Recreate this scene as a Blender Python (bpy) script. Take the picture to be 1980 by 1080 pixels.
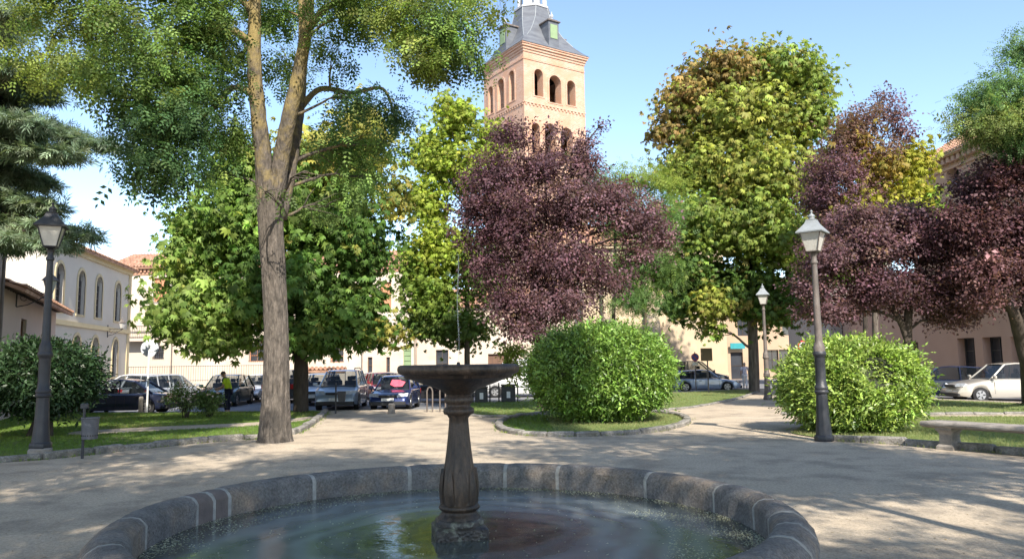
import bpy, bmesh, math, random
import numpy as np
from mathutils import Vector, Matrix, Euler
from mathutils.geometry import tessellate_polygon
R = math.radians; PI = math.pi
sc = bpy.context.scene
for o in list(bpy.data.objects): bpy.data.objects.remove(o)
col = sc.collection

# ------------------------------------------------------------------ camera
EYE = 1.7; PITCH = 6.25; ROLL = -0.8; FPX = 1485.0
cam_d = bpy.data.cameras.new('camera'); cam = bpy.data.objects.new('camera', cam_d); col.objects.link(cam)
cam_d.sensor_width = 36; cam_d.lens = 27; cam_d.clip_start = 0.05; cam_d.clip_end = 3000
CM = Matrix.Rotation(R(90 + PITCH), 3, 'X') @ Matrix.Rotation(R(ROLL), 3, 'Z')
cam.location = (0, 0, EYE); cam.rotation_euler = CM.to_euler()
sc.camera = cam
# ------------------------------------------------------------------ world, sun, exposure
SUN_EL, SUN_AZ = 41.0, 15.0           # azimuth measured to the right of straight behind the camera
w = bpy.data.worlds.new('World'); sc.world = w; w.use_nodes = True
nt = w.node_tree; bg = nt.nodes['Background']
sky = nt.nodes.new('ShaderNodeTexSky'); sky.sky_type = 'NISHITA'; sky.sun_disc = False
sky.sun_elevation = R(SUN_EL); sky.sun_rotation = R(180 - SUN_AZ); sky.air_density = 1.0; sky.dust_density = 1.0; sky.ozone_density = 1.0; sky.altitude = 900
nt.links.new(sky.outputs[0], bg.inputs[0]); bg.inputs[1].default_value = 0.135
sd = bpy.data.lights.new('sun', 'SUN'); sd.energy = 3.9; sd.angle = R(0.55); sd.color = (1.0, 0.93, 0.82)
sun = bpy.data.objects.new('sun', sd); col.objects.link(sun)
tosun = Vector((math.sin(R(SUN_AZ)) * math.cos(R(SUN_EL)), -math.cos(R(SUN_AZ)) * math.cos(R(SUN_EL)), math.sin(R(SUN_EL))))
sun.rotation_euler = (-tosun).to_track_quat('-Z', 'Y').to_euler(); sun.location = tosun * 60
sc.view_settings.view_transform = 'Standard'; sc.view_settings.look = 'None'
sc.view_settings.exposure = 1.3; sc.view_settings.gamma = 1
sc.cycles.max_bounces = 8; sc.cycles.transparent_max_bounces = 12

# ------------------------------------------------------------------ helpers
def ray(px, py): return CM @ Vector(((px - 990) / FPX, (540 - py) / FPX, -1))
def at(px, py, Y):                       # point seen at that pixel of the photograph, Y metres away
    d = ray(px, py); return Vector((0, 0, EYE)) + d * (Y / d.y)
def gnd(px, py, z=0.0):
    d = ray(px, py); return Vector((0, 0, EYE)) + d * ((z - EYE) / d.z)
def xa(px, Y): return at(px, 700, Y).x
def empty(name, loc=(0, 0, 0), rz=0, label=None, cat=None, group=None):
    o = bpy.data.objects.new(name, None); col.objects.link(o); o.location = loc; o.rotation_euler = (0, 0, rz)
    o.empty_display_size = 0.2
    tag(o, label, cat, group); return o
def tag(o, label=None, cat=None, group=None, kind=None):
    if label: o['label'] = label
    if cat: o['category'] = cat
    if group: o['group'] = group
    if kind: o['kind'] = kind
    return o
class MB:
    def __init__(s): s.v = []; s.f = []; s.m = []; s.uv = {}
    def add(s, vs, fs, mi=0):
        b = len(s.v); s.v += [tuple(v) for v in vs]
        for f in fs: s.f.append(tuple(i + b for i in f)); s.m.append(mi)
        return b
    def box(s, c, size, rz=0, mi=0, tilt=None, bev=0):
        x, y, z = [k / 2 for k in size]
        if bev:
            b = bev; pts = []; 
            for sz in (-1, 1):
                for (ax, ay) in ((x - b, y), (x, y - b), (x, -y + b), (x - b, -y), (-x + b, -y), (-x, -y + b), (-x, y - b), (-x + b, y)):
                    pts.append((ax, ay, sz * (z - b)))
            for sz in (-1, 1):
                for (ax, ay) in ((x - 2 * b, y - b), (x - b, y - 2 * b), (x - b, -y + 2 * b), (x - 2 * b, -y + b), (-x + 2 * b, -y + b), (-x + b, -y + 2 * b), (-x + b, y - 2 * b), (-x + 2 * b, y - b)):
                    pts.append((ax, ay, sz * z))
            fs = []
            for i in range(8):
                j = (i + 1) % 8
                fs += [(i, j, j + 8, i + 8)[::-1], (i, j, j + 16, i + 16), (i + 8, j + 8, j + 24, i + 24)[::-1]]
            fs += [tuple(range(16, 24)), tuple(range(31, 23, -1))]
        else:
            pts = [(a * x, b_ * y, c_ * z) for c_ in (-1, 1) for a, b_ in ((-1, -1), (1, -1), (1, 1), (-1, 1))]
            fs = [(0, 3, 2, 1), (4, 5, 6, 7), (0, 1, 5, 4), (1, 2, 6, 5), (2, 3, 7, 6), (3, 0, 4, 7)]
        M = Matrix.Rotation(rz, 3, 'Z')
        if tilt: M = M @ Euler(tilt).to_matrix()
        c = Vector(c)
        s.add([c + M @ Vector(p) for p in pts], fs, mi)
    def lathe(s, c, prof, n=16, mi=0, flute=0, fz=None, rz=0, caps=True):
        c = Vector(c); vs = []; fs = []
        for (r, z) in prof:
            for k in range(n):
                a = 2 * PI * k / n + rz; rr = r
                if flute and fz and fz[0] <= z <= fz[1]: rr = r * (1 - fz[2] * (0.5 + 0.5 * math.cos(a * flute)))
                vs.append(c + Vector((rr * math.cos(a), rr * math.sin(a), z)))
        for i in range(len(prof) - 1):
            for k in range(n):
                l = (k + 1) % n; fs.append((i * n + k, i * n + l, (i + 1) * n + l, (i + 1) * n + k))
        if caps: fs += [tuple(range(n))[::-1], tuple(range((len(prof) - 1) * n, len(prof) * n))]
        s.add(vs, fs, mi)
    def tube(s, pts, rads, n=8, mi=0, noise=0, rnd=None, caps=True):
        pts = [Vector(p) for p in pts]; vs = []; fs = []
        if not hasattr(rads, '__len__'): rads = [rads] * len(pts)
        ref = Vector((0.13, 0.97, 0.21))
        for i, p in enumerate(pts):
            t = (pts[min(i + 1, len(pts) - 1)] - pts[max(i - 1, 0)]).normalized()
            if abs(t.dot(ref)) > 0.95: ref2 = Vector((1, 0, 0))
            else: ref2 = ref
            a = t.cross(ref2).normalized(); b = t.cross(a)
            for k in range(n):
                an = 2 * PI * k / n; rr = rads[i] * (1 + (rnd.uniform(-noise, noise) if noise else 0))
                vs.append(p + a * (rr * math.cos(an)) + b * (rr * math.sin(an)))
        for i in range(len(pts) - 1):
            for k in range(n):
                l = (k + 1) % n; fs.append((i * n + k, (i + 1) * n + k, (i + 1) * n + l, i * n + l))
        if caps: fs += [tuple(range(n)), tuple(range((len(pts) - 1) * n, len(pts) * n))[::-1]]
        s.add(vs, fs, mi)
    def build(s, name, mats, parent=None, world=False, smooth=False, fixn=False):
        me = bpy.data.meshes.new(name); off = Vector(parent.location) if (world and parent) else Vector((0, 0, 0))
        me.from_pydata([tuple(Vector(v) - off) for v in s.v], [], s.f)
        if not isinstance(mats, (list, tuple)): mats = [mats]
        for m in mats: me.materials.append(m)
        me.polygons.foreach_set('material_index', s.m)
        if fixn:
            bm = bmesh.new(); bm.from_mesh(me); bmesh.ops.recalc_face_normals(bm, faces=bm.faces); bm.to_mesh(me); bm.free()
        if smooth: 
            me.polygons.foreach_set('use_smooth', [True] * len(me.polygons))
            if smooth != 'all':
                try: me.set_sharp_from_angle(angle=R(38))
                except Exception: pass
        me.update(); o = bpy.data.objects.new(name, me); col.objects.link(o)
        if parent: o.parent = parent
        return o

# ------------------------------------------------------------------ materials
def newmat(name):
    m = bpy.data.materials.new(name); m.use_nodes = True; return m, m.node_tree, m.node_tree.nodes['Principled BSDF']
def pm(name, c1, c2=None, scale=4.0, rough=0.7, bump=0.0, bscale=30.0, metal=0.0, stretch=(1, 1, 1), c3=None, s3=0.5, t3=0.6, spec=0.4, coat=0, bdist=0.02, detail=5, fine=0, fs=60):
    m, t, b = newmat(name); N = t.nodes.new; L = t.links.new
    tc = N('ShaderNodeTexCoord'); mp = N('ShaderNodeMapping'); mp.inputs['Scale'].default_value = stretch; L(tc.outputs['Object'], mp.inputs[0])
    c2 = c2 or tuple(k * 0.8 for k in c1)
    nz = N('ShaderNodeTexNoise'); nz.inputs['Scale'].default_value = scale; nz.inputs['Detail'].default_value = detail; nz.inputs['Roughness'].default_value = 0.6; L(mp.outputs[0], nz.inputs['Vector'])
    cr = N('ShaderNodeValToRGB'); cr.color_ramp.elements[0].position = 0.32; cr.color_ramp.elements[1].position = 0.68
    cr.color_ramp.elements[0].color = (*c2, 1); cr.color_ramp.elements[1].color = (*c1, 1); L(nz.outputs['Fac'], cr.inputs[0])
    out = cr.outputs[0]
    if c3:
        n3 = N('ShaderNodeTexNoise'); n3.inputs['Scale'].default_value = s3; n3.inputs['Detail'].default_value = 6; n3.inputs['Roughness'].default_value = 0.65; L(mp.outputs[0], n3.inputs['Vector'])
        r3 = N('ShaderNodeValToRGB'); r3.color_ramp.elements[0].position = t3 - 0.08; r3.color_ramp.elements[1].position = t3 + 0.08; L(n3.outputs['Fac'], r3.inputs[0])
        mx = N('ShaderNodeMixRGB'); L(r3.outputs[0], mx.inputs[0]); L(out, mx.inputs[1]); mx.inputs[2].default_value = (*c3, 1); out = mx.outputs[0]
    if fine:
        nf = N('ShaderNodeTexNoise'); nf.inputs['Scale'].default_value = fs; nf.inputs['Detail'].default_value = 4; nf.inputs['Roughness'].default_value = .8; L(mp.outputs[0], nf.inputs['Vector'])
        rf_ = N('ShaderNodeValToRGB'); rf_.color_ramp.elements[0].position = .36; rf_.color_ramp.elements[1].position = .62; rf_.color_ramp.elements[0].color = (1 - fine,) * 3 + (1,); rf_.color_ramp.elements[1].color = (1 + fine * .35,) * 3 + (1,); L(nf.outputs['Fac'], rf_.inputs[0])
        mf = N('ShaderNodeMixRGB'); mf.blend_type = 'MULTIPLY'; mf.inputs[0].default_value = 1; L(out, mf.inputs[1]); L(rf_.outputs[0], mf.inputs[2]); out = mf.outputs[0]
    L(out, b.inputs['Base Color'])
    b.inputs['Roughness'].default_value = rough; b.inputs['Metallic'].default_value = metal; b.inputs['Specular IOR Level'].default_value = spec
    if coat: b.inputs['Coat Weight'].default_value = coat; b.inputs['Coat Roughness'].default_value = 0.04
    if bump:
        n2 = N('ShaderNodeTexNoise'); n2.inputs['Scale'].default_value = bscale; n2.inputs['Detail'].default_value = 6; L(mp.outputs[0], n2.inputs['Vector'])
        bp = N('ShaderNodeBump'); bp.inputs['Strength'].default_value = bump; bp.inputs['Distance'].default_value = bdist; L(n2.outputs['Fac'], bp.inputs['Height']); L(bp.outputs[0], b.inputs['Normal'])
    return m
def leafmat(name, trans=0.35, rough=0.45, spec=0.35):
    m, t, b = newmat(name); N = t.nodes.new; L = t.links.new
    at_ = N('ShaderNodeAttribute'); at_.attribute_name = 'Col'
    b.inputs['Roughness'].default_value = rough; b.inputs['Specular IOR Level'].default_value = spec
    L(at_.outputs['Color'], b.inputs['Base Color'])
    tr = N('ShaderNodeBsdfTranslucent'); mm = N('ShaderNodeMixRGB'); mm.blend_type = 'MULTIPLY'; mm.inputs[0].default_value = 1; mm.inputs[2].default_value = (1.5, 1.5, 0.9, 1)
    L(at_.outputs['Color'], mm.inputs[1]); L(mm.outputs[0], tr.inputs['Color'])
    mx = N('ShaderNodeMixShader'); mx.inputs[0].default_value = trans
    L(b.outputs[0], mx.inputs[1]); L(tr.outputs[0], mx.inputs[2]); L(mx.outputs[0], t.nodes['Material Output'].inputs['Surface'])
    return m
def glassmat(name, tint=(0.5, 0.55, 0.55), mixf=0.78, dark=(0.02, 0.025, 0.03)):
    m, t, b = newmat(name); N = t.nodes.new; L = t.links.new
    b.inputs['Base Color'].default_value = (*dark, 1); b.inputs['Roughness'].default_value = 0.05; b.inputs['Specular IOR Level'].default_value = 0.8
    tr = N('ShaderNodeBsdfTransparent'); tr.inputs[0].default_value = (*tint, 1); mx = N('ShaderNodeMixShader'); mx.inputs[0].default_value = mixf
    L(b.outputs[0], mx.inputs[1]); L(tr.outputs[0], mx.inputs[2]); L(mx.outputs[0], t.nodes['Material Output'].inputs['Surface'])
    return m
M = {}
M['leaf'] = leafmat('leaf', 0.38, 0.55, 0.22); M['leaf_gloss'] = leafmat('leaf_gloss', 0.22, 0.4, 0.45); M['needle'] = leafmat('needle', 0.3, 0.6, 0.2)
M['bark'] = pm('bark', (0.18, 0.15, 0.125), (0.055, 0.045, 0.037), 11, 0.95, 1.0, 16, stretch=(1, 1, 0.14), c3=(0.22, 0.185, 0.145), s3=1.6, t3=0.64, bdist=0.05)
M['bark_lichen'] = pm('bark_lichen', (0.22, 0.175, 0.12), (0.09, 0.07, 0.045), 9, 0.95, 1.0, 16, stretch=(1, 1, 0.3), c3=(0.30, 0.21, 0.05), s3=3.0, t3=0.53, bdist=0.05)
def lichen_bark():
    m = pm('bark_locust', (0.17, 0.142, 0.118), (0.05, 0.042, 0.035), 11, 0.95, 1.0, 16, stretch=(1, 1, 0.3), bdist=0.06, fine=.4, fs=26, c3=(.10, .085, .07), s3=2.2, t3=.55); t = m.node_tree; N = t.nodes.new; L = t.links.new; b = t.nodes['Principled BSDF']
    src = b.inputs['Base Color'].links[0].from_socket; tc = N('ShaderNodeTexCoord'); sx = N('ShaderNodeSeparateXYZ'); L(tc.outputs['Object'], sx.inputs[0])
    g1 = N('ShaderNodeMapRange'); g1.inputs[1].default_value = 4.2; g1.inputs[2].default_value = 9.5; g1.inputs[3].default_value = -.12; g1.inputs[4].default_value = .22; L(sx.outputs['Z'], g1.inputs[0])
    nz = N('ShaderNodeTexNoise'); nz.inputs['Scale'].default_value = 2.6; nz.inputs['Detail'].default_value = 8; nz.inputs['Roughness'].default_value = .7; L(tc.outputs['Object'], nz.inputs['Vector'])
    ad = N('ShaderNodeMath'); ad.operation = 'ADD'; L(g1.outputs[0], ad.inputs[0]); L(nz.outputs['Fac'], ad.inputs[1])
    cr = N('ShaderNodeValToRGB'); cr.color_ramp.elements[0].position = .52; cr.color_ramp.elements[1].position = .75; L(ad.outputs[0], cr.inputs[0])
    mx = N('ShaderNodeMixRGB'); L(cr.outputs[0], mx.inputs[0]); L(src, mx.inputs[1]); mx.inputs[2].default_value = (.25, .19, .075, 1); L(mx.outputs[0], b.inputs['Base Color']); return m
M['bark_locust'] = lichen_bark()
M['bark_dark'] = pm('bark_dark', (0.075, 0.058, 0.045), (0.035, 0.027, 0.022), 7, 0.9, 0.9, 14, stretch=(1, 1, 0.3), bdist=0.04)
M['sand'] = pm('sand', (0.53, 0.435, 0.32), (0.44, 0.36, 0.265), 0.8, 0.95, 0.8, 70, c3=(0.32, 0.265, 0.20), s3=1.1, t3=0.56, bdist=0.015, detail=12, fine=.32, fs=26)
M['lawn'] = pm('lawn', (0.15, 0.20, 0.055), (0.10, 0.155, 0.035), 1.5, 0.95, 0.8, 60, c3=(0.26, 0.25, 0.09), s3=0.45, t3=0.66, bdist=0.03)
M['asphalt'] = pm('asphalt', (0.19, 0.19, 0.20), (0.15, 0.15, 0.155), 0.7, 0.9, 0.3, 80)
M['paver'] = pm('paver', (0.42, 0.37, 0.31), (0.34, 0.30, 0.26), 3, 0.9, 0.3, 40)
M['kerb'] = pm('kerb', (0.33, 0.305, 0.27), (0.20, 0.185, 0.165), 5, 0.9, 0.9, 30, c3=(0.14, 0.135, 0.11), s3=1.8, t3=0.56, bdist=.03, fine=.4, fs=25)
M['granite'] = pm('granite', (0.235, 0.22, 0.205), (0.115, 0.108, 0.102), 4.5, 0.75, 0.9, 50, c3=(0.26, 0.205, 0.155), s3=1.7, t3=0.56, bdist=0.018, detail=12, fine=.45, fs=38)
M['granite_brown'] = pm('granite_brown', (0.19, 0.15, 0.13), (0.12, 0.095, 0.085), 6, 0.75, 0.5, 55, bdist=0.012, detail=9)
M['mortar'] = pm('mortar', (0.40, 0.385, 0.35), (0.25, 0.24, 0.215), 12, 0.95, 0.3, 60)
M['fstone'] = pm('fountain_stone', (0.095, 0.062, 0.040), (0.026, 0.018, 0.013), 8, 0.5, 0.7, 45, fine=.5, fs=30, c3=(0.10, 0.08, 0.06), s3=7, t3=0.66, spec=0.5, bdist=0.012, stretch=(1, 1, 0.35))
M['fstone_moss'] = pm('fountain_stone_wet', (0.075, 0.058, 0.042), (0.022, 0.018, 0.015), 14, 0.35, 0.8, 45, c3=(0.24, 0.24, 0.17), s3=11, t3=0.60, spec=0.6, bdist=0.015)
M['bench'] = pm('bench_stone', (0.33, 0.29, 0.25), (0.21, 0.185, 0.16), 7, 0.85, 0.5, 50, c3=(0.13, 0.12, 0.105), s3=2.5, t3=0.6)
M['cream'] = pm('cream_render', (0.60, 0.55, 0.46), (0.54, 0.49, 0.41), 0.5, 0.9, 0.15, 20)
M['cream_trim'] = pm('cream_trim', (0.60, 0.50, 0.30), (0.52, 0.43, 0.26), 1.2, 0.9, 0.1, 20)
M['white_wall'] = pm('pale_wall', (0.55, 0.465, 0.375), (0.48, 0.40, 0.315), 0.4, 0.9, 0.15, 12, c3=(0.44, 0.33, 0.235), s3=0.3, t3=0.63)
M['pink_wall'] = pm('pink_wall', (0.56, 0.36, 0.27), (0.50, 0.315, 0.23), 0.4, 0.9, 0.15, 14)
M['ochre_wall'] = pm('ochre_wall', (0.44, 0.32, 0.215), (0.37, 0.265, 0.18), 0.5, 0.9, 0.15, 12)
M['grey_wall'] = pm('grey_wall', (0.38, 0.34, 0.31), (0.32, 0.29, 0.27), 0.5, 0.9, 0.15, 12)
M['rose_wall'] = pm('rose_wall', (0.50, 0.40, 0.34), (0.45, 0.36, 0.30), 0.5, 0.9, 0.15, 12)
M['church'] = pm('church_stone', (0.54, 0.43, 0.29), (0.45, 0.35, 0.235), 0.6, 0.9, 0.3, 8, c3=(0.42, 0.33, 0.24), s3=0.35, t3=0.62)
M['slate'] = pm('slate', (0.135, 0.145, 0.16), (0.085, 0.09, 0.105), 0.8, 0.6, 0.4, 14, stretch=(1, 1, 3))
M['lead'] = pm('lead_white', (0.48, 0.48, 0.48), (0.36, 0.36, 0.37), 1, 0.6)
M['green_paint'] = pm('green_shutter', (0.22, 0.30, 0.16), (0.18, 0.25, 0.13), 2, 0.7)
M['black_iron'] = pm('black_iron', (0.035, 0.036, 0.042), (0.022, 0.022, 0.026), 6, 0.45, 0.25, 60, spec=0.5)
M['grey_iron'] = pm('grey_iron', (0.17, 0.135, 0.115), (0.085, 0.073, 0.066), 5, 0.6, 0.25, 60, stretch=(1, 1, 0.4), c3=(0.21, 0.19, 0.175), s3=3, t3=0.62)
M['lamp_cap'] = pm('lamp_cap', (0.26, 0.28, 0.29), (0.20, 0.215, 0.225), 6, 0.5)
M['lamp_glass'] = pm('lamp_glass', (0.55, 0.53, 0.48), (0.45, 0.43, 0.39), 5, 0.25, spec=0.6)
M['dark_in'] = pm('dark_inside', (0.03, 0.026, 0.024), None, 3, 0.9)
M['win_glass'] = pm('window_glass', (0.05, 0.055, 0.065), (0.03, 0.033, 0.04), 0.8, 0.12, spec=0.7)
M['iron_grille'] = pm('iron_grille', (0.06, 0.055, 0.055), None, 3, 0.6)
M['wood'] = pm('brown_wood', (0.16, 0.085, 0.05), (0.10, 0.055, 0.035), 8, 0.6, stretch=(1, 1, 0.2))
M['wood_dark'] = pm('dark_wood', (0.07, 0.05, 0.04), None, 8, 0.6, stretch=(1, 1, 0.2))
M['orange_shutter'] = pm('orange_shutter', (0.48, 0.22, 0.11), (0.42, 0.19, 0.10), 1.5, 0.7, stretch=(1, 1, 12))
M['pale_frame'] = pm('pale_blue_frame', (0.55, 0.60, 0.66), None, 3, 0.6)
M['tyre'] = pm('tyre', (0.018, 0.018, 0.019), None, 8, 0.85)
M['rim'] = pm('wheel_rim', (0.42, 0.42, 0.43), None, 5, 0.35, metal=0.7)
M['plastic'] = pm('black_plastic', (0.03, 0.03, 0.032), None, 8, 0.55)
M['carglass'] = glassmat('car_glass', (.82, .86, .88), .7); M['headlamp'] = pm('headlamp', (0.6, 0.62, 0.64), (0.35, 0.36, 0.38), 12, 0.1, spec=0.8)
M['tail'] = pm('tail_lamp', (0.45, 0.02, 0.02), None, 9, 0.15, spec=0.7); M['plate'] = pm('plate_white', (0.75, 0.75, 0.72), None, 9, 0.5)
M['white_paint'] = pm('white_paint', (0.75, 0.75, 0.74), (0.68, 0.68, 0.67), 4, 0.5)
M['skin'] = pm('skin', (0.50, 0.30, 0.22), (0.45, 0.26, 0.19), 12, 0.6)
def paint(name, c, metal=0.3): return pm(name, c, tuple(k * 0.93 for k in c), 2, 0.32, metal=metal, coat=0.9)

def brick_mat(name, c1, c2, mort, bw=0.36, bh=0.12):
    m, t, b = newmat(name); N = t.nodes.new; L = t.links.new
    uv = N('ShaderNodeUVMap'); br = N('ShaderNodeTexBrick'); br.inputs['Scale'].default_value = 1.0
    br.inputs['Color1'].default_value = (*c1, 1); br.inputs['Color2'].default_value = (*c2, 1); br.inputs['Mortar'].default_value = (*mort, 1)
    br.inputs['Brick Width'].default_value = bw; br.inputs['Row Height'].default_value = bh; br.inputs['Mortar Size'].default_value = 0.02; br.inputs['Mortar Smooth'].default_value = 0.3
    L(uv.outputs[0], br.inputs['Vector'])
    nz = N('ShaderNodeTexNoise'); nz.inputs['Scale'].default_value = 0.55; nz.inputs['Detail'].default_value = 8; nz.inputs['Roughness'].default_value = 0.7; L(uv.outputs[0], nz.inputs['Vector'])
    cr = N('ShaderNodeValToRGB'); cr.color_ramp.elements[0].position = 0.40; cr.color_ramp.elements[1].position = 0.60; L(nz.outputs['Fac'], cr.inputs[0])
    mx = N('ShaderNodeMixRGB'); L(cr.outputs[0], mx.inputs[0]); L(br.outputs[0], mx.inputs[1]); mx.inputs[2].default_value = (0.48, 0.27, 0.17, 1)
    L(mx.outputs[0], b.inputs['Base Color']); b.inputs['Roughness'].default_value = 0.9
    bp = N('ShaderNodeBump'); bp.inputs['Strength'].default_value = 0.5; bp.inputs['Distance'].default_value = 0.03; L(br.outputs['Fac'], bp.inputs['Height']); bp.invert = True; L(bp.outputs[0], b.inputs['Normal'])
    return m
M['brick'] = brick_mat('tower_brick', (0.50, 0.315, 0.225), (0.40, 0.205, 0.14), (0.58, 0.46, 0.35))
def tile_mat():
    m, t, b = newmat('roof_tile'); N = t.nodes.new; L = t.links.new
    tc = N('ShaderNodeTexCoord'); n1 = N('ShaderNodeTexNoise'); n1.inputs['Scale'].default_value = 2.6; n1.inputs['Detail'].default_value = 7; L(tc.outputs['Object'], n1.inputs['Vector'])
    cr = N('ShaderNodeValToRGB'); e = cr.color_ramp.elements; e[0].position = 0.33; e[1].position = 0.66; e[0].color = (0.24, 0.12, 0.075, 1); e[1].color = (0.50, 0.30, 0.20, 1)
    L(n1.outputs['Fac'], cr.inputs[0]); L(cr.outputs[0], b.inputs['Base Color']); b.inputs['Roughness'].default_value = 0.9
    return m
M['tile'] = tile_mat()

# ------------------------------------------------------------------ ground, path, lawns
def sheet(name, pts, m, z=None, kind='structure'):
    pts = [Vector(p) for p in pts]
    if z is not None: pts = [Vector((p.x, p.y, z)) for p in pts]
    tri = tessellate_polygon([pts]); mb = MB(); mb.add(pts, [t for t in tri]); o = mb.build(name, m)
    for p in o.data.polygons:
        if p.normal.z < 0: p.flip()
    tag(o, kind=kind); return o
ST = -0.12
sheet('street', [(-900, -900, 0), (900, -900, 0), (900, 1500, 0), (-900, 1500, 0)], M['asphalt'], ST)
edge_px = [(-200, 799), (330, 797), (640, 794), (860, 791), (905, 777), (1015, 774), (1310, 757), (1455, 751), (1500, 752), (1640, 760), (1790, 770), (1980, 777), (2400, 790)]
edge = [gnd(*p) for p in edge_px]
park = [Vector((-60, -60, 0)), Vector((-60, edge[0].y, 0))] + edge + [Vector((60, edge[-1].y, 0)), Vector((60, -60, 0))]
sheet('path', park, M['sand'], 0.0)
mb = MB()                                                     # the kerb the park ends in
for a, b in zip(park[1:-1], park[2:-1]):
    d = (b - a); n = max(1, int(d.length / 0.9)); t = d.normalized(); ang = math.atan2(t.y, t.x)
    for k in range(n):
        c = a + d * ((k + 0.5) / n); mb.box((c.x, c.y + 0.06, -0.055), (d.length / n - 0.012, 0.14, 0.15), ang, bev=0.012)
tag(mb.build('street_kerb', M['kerb']), kind='structure')
def smooth_line(P, n=6, closed=False):
    out = []; m = len(P); rng = range(m if closed else m - 1)
    for i in rng:
        p0 = P[(i - 1) % m] if (closed or i > 0) else P[0]; p1 = P[i % m]; p2 = P[(i + 1) % m]; p3 = P[(i + 2) % m] if (closed or i + 2 < m) else P[-1]
        for k in range(n):
            t = k / n; out.append(0.5 * ((2 * p1) + (p2 - p0) * t + (2 * p0 - 5 * p1 + 4 * p2 - p3) * t * t + (3 * p1 - p0 - 3 * p2 + p3) * t ** 3))
    if not closed: out.append(P[-1])
    return out
rk = random.Random(5)
def edging(line, name='lawn_edging', step=0.75, hgt=0.13, wid=0.2):
    mb = MB(); acc = []; L = 0; cum = [0]
    for a, b in zip(line, line[1:]): L += (b - a).length; cum.append(L)
    def pt(s):
        for i in range(len(cum) - 1):
            if cum[i + 1] >= s: 
                f = (s - cum[i]) / max(1e-6, cum[i + 1] - cum[i]); return line[i].lerp(line[i + 1], f)
        return line[-1]
    s = 0
    while s < L - 0.2:
        st = step * rk.uniform(0.75, 1.3); a = pt(s); b = pt(min(L, s + st)); d = b - a; c = (a + b) / 2
        h = hgt * rk.uniform(0.85, 1.12)
        mb.box((c.x, c.y, h / 2 - 0.03), (d.length - 0.015, wid * rk.uniform(.9, 1.08), h + 0.06), math.atan2(d.y, d.x) + rk.uniform(-.06, .06), bev=0.03, tilt=(rk.uniform(-.07, .07), rk.uniform(-.03, .03), 0))
        s += st
    o = mb.build(name, M['kerb']); tag(o, kind='structure'); return o
# left lawn
ll = [gnd(-420, 930), gnd(-150, 905), gnd(0, 893), gnd(110, 885), gnd(300, 864), gnd(440, 851), gnd(530, 846), gnd(578, 834), gnd(606, 818), gnd(622, 804), gnd(629, 797)]
ll = smooth_line(ll, 5)
lawn_l = ll + [gnd(600, 795), gnd(330, 798.5), gnd(-200, 801), gnd(-420, 803)]
sheet('lawn', lawn_l, M['lawn'], 0.02); edging(ll)
# bare strip crossing the left lawn, and a kerb spur seen behind the trunk
strip = (smooth_line([gnd(150, 835), gnd(300, 826), gnd(500, 817), gnd(600, 806), gnd(598, 812), gnd(500, 824), gnd(300, 834), gnd(150, 842)], 3, True)); sheet('bare_strip', strip, M['sand'], 0.026)
# island of the round bush
isl = smooth_line([gnd(964, 823), gnd(985, 836), gnd(1040, 842), gnd(1160, 842), gnd(1280, 832), gnd(1330, 815), gnd(1290, 800), gnd(1160, 796), gnd(1040, 801), gnd(985, 810)], 5, True)
sheet('lawn', isl, M['lawn'], 0.02); edging(isl + [isl[0]], step=0.6, hgt=0.11)
# lawns behind it
b1 = smooth_line([gnd(880, 790), gnd(905, 779), gnd(1015, 776), gnd(1180, 768), gnd(1310, 759), gnd(1452, 753), gnd(1462, 758), gnd(1420, 772), gnd(1320, 790), gnd(1200, 799), gnd(1060, 802), gnd(930, 806)], 4, True)
sheet('lawn', b1, M['lawn'], 0.02)
edging(smooth_line([gnd(880, 790), gnd(930, 806), gnd(1060, 802), gnd(1200, 799), gnd(1320, 790), gnd(1420, 772), gnd(1464, 758)], 4), hgt=0.07)
rl = smooth_line([gnd(1608, 851), gnd(1700, 856), gnd(1830, 866), gnd(1980, 879), gnd(2250, 900)], 5)
lawn_r = rl + [gnd(2300, 800), gnd(1980, 806), gnd(1790, 806), gnd(1700, 812), gnd(1560, 822), gnd(1530, 838)]
sheet('lawn', lawn_r, M['lawn'], 0.02); edging(rl)
lr2 = [gnd(1510, 800), gnd(1640, 803), gnd(1790, 801), gnd(1980, 800), gnd(2300, 796), gnd(2300, 790), gnd(1980, 780), gnd(1790, 772), gnd(1640, 762), gnd(1520, 762)]
sheet('lawn', lr2, M['lawn'], 0.02); edging(lr2[:5], hgt=0.07)

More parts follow.
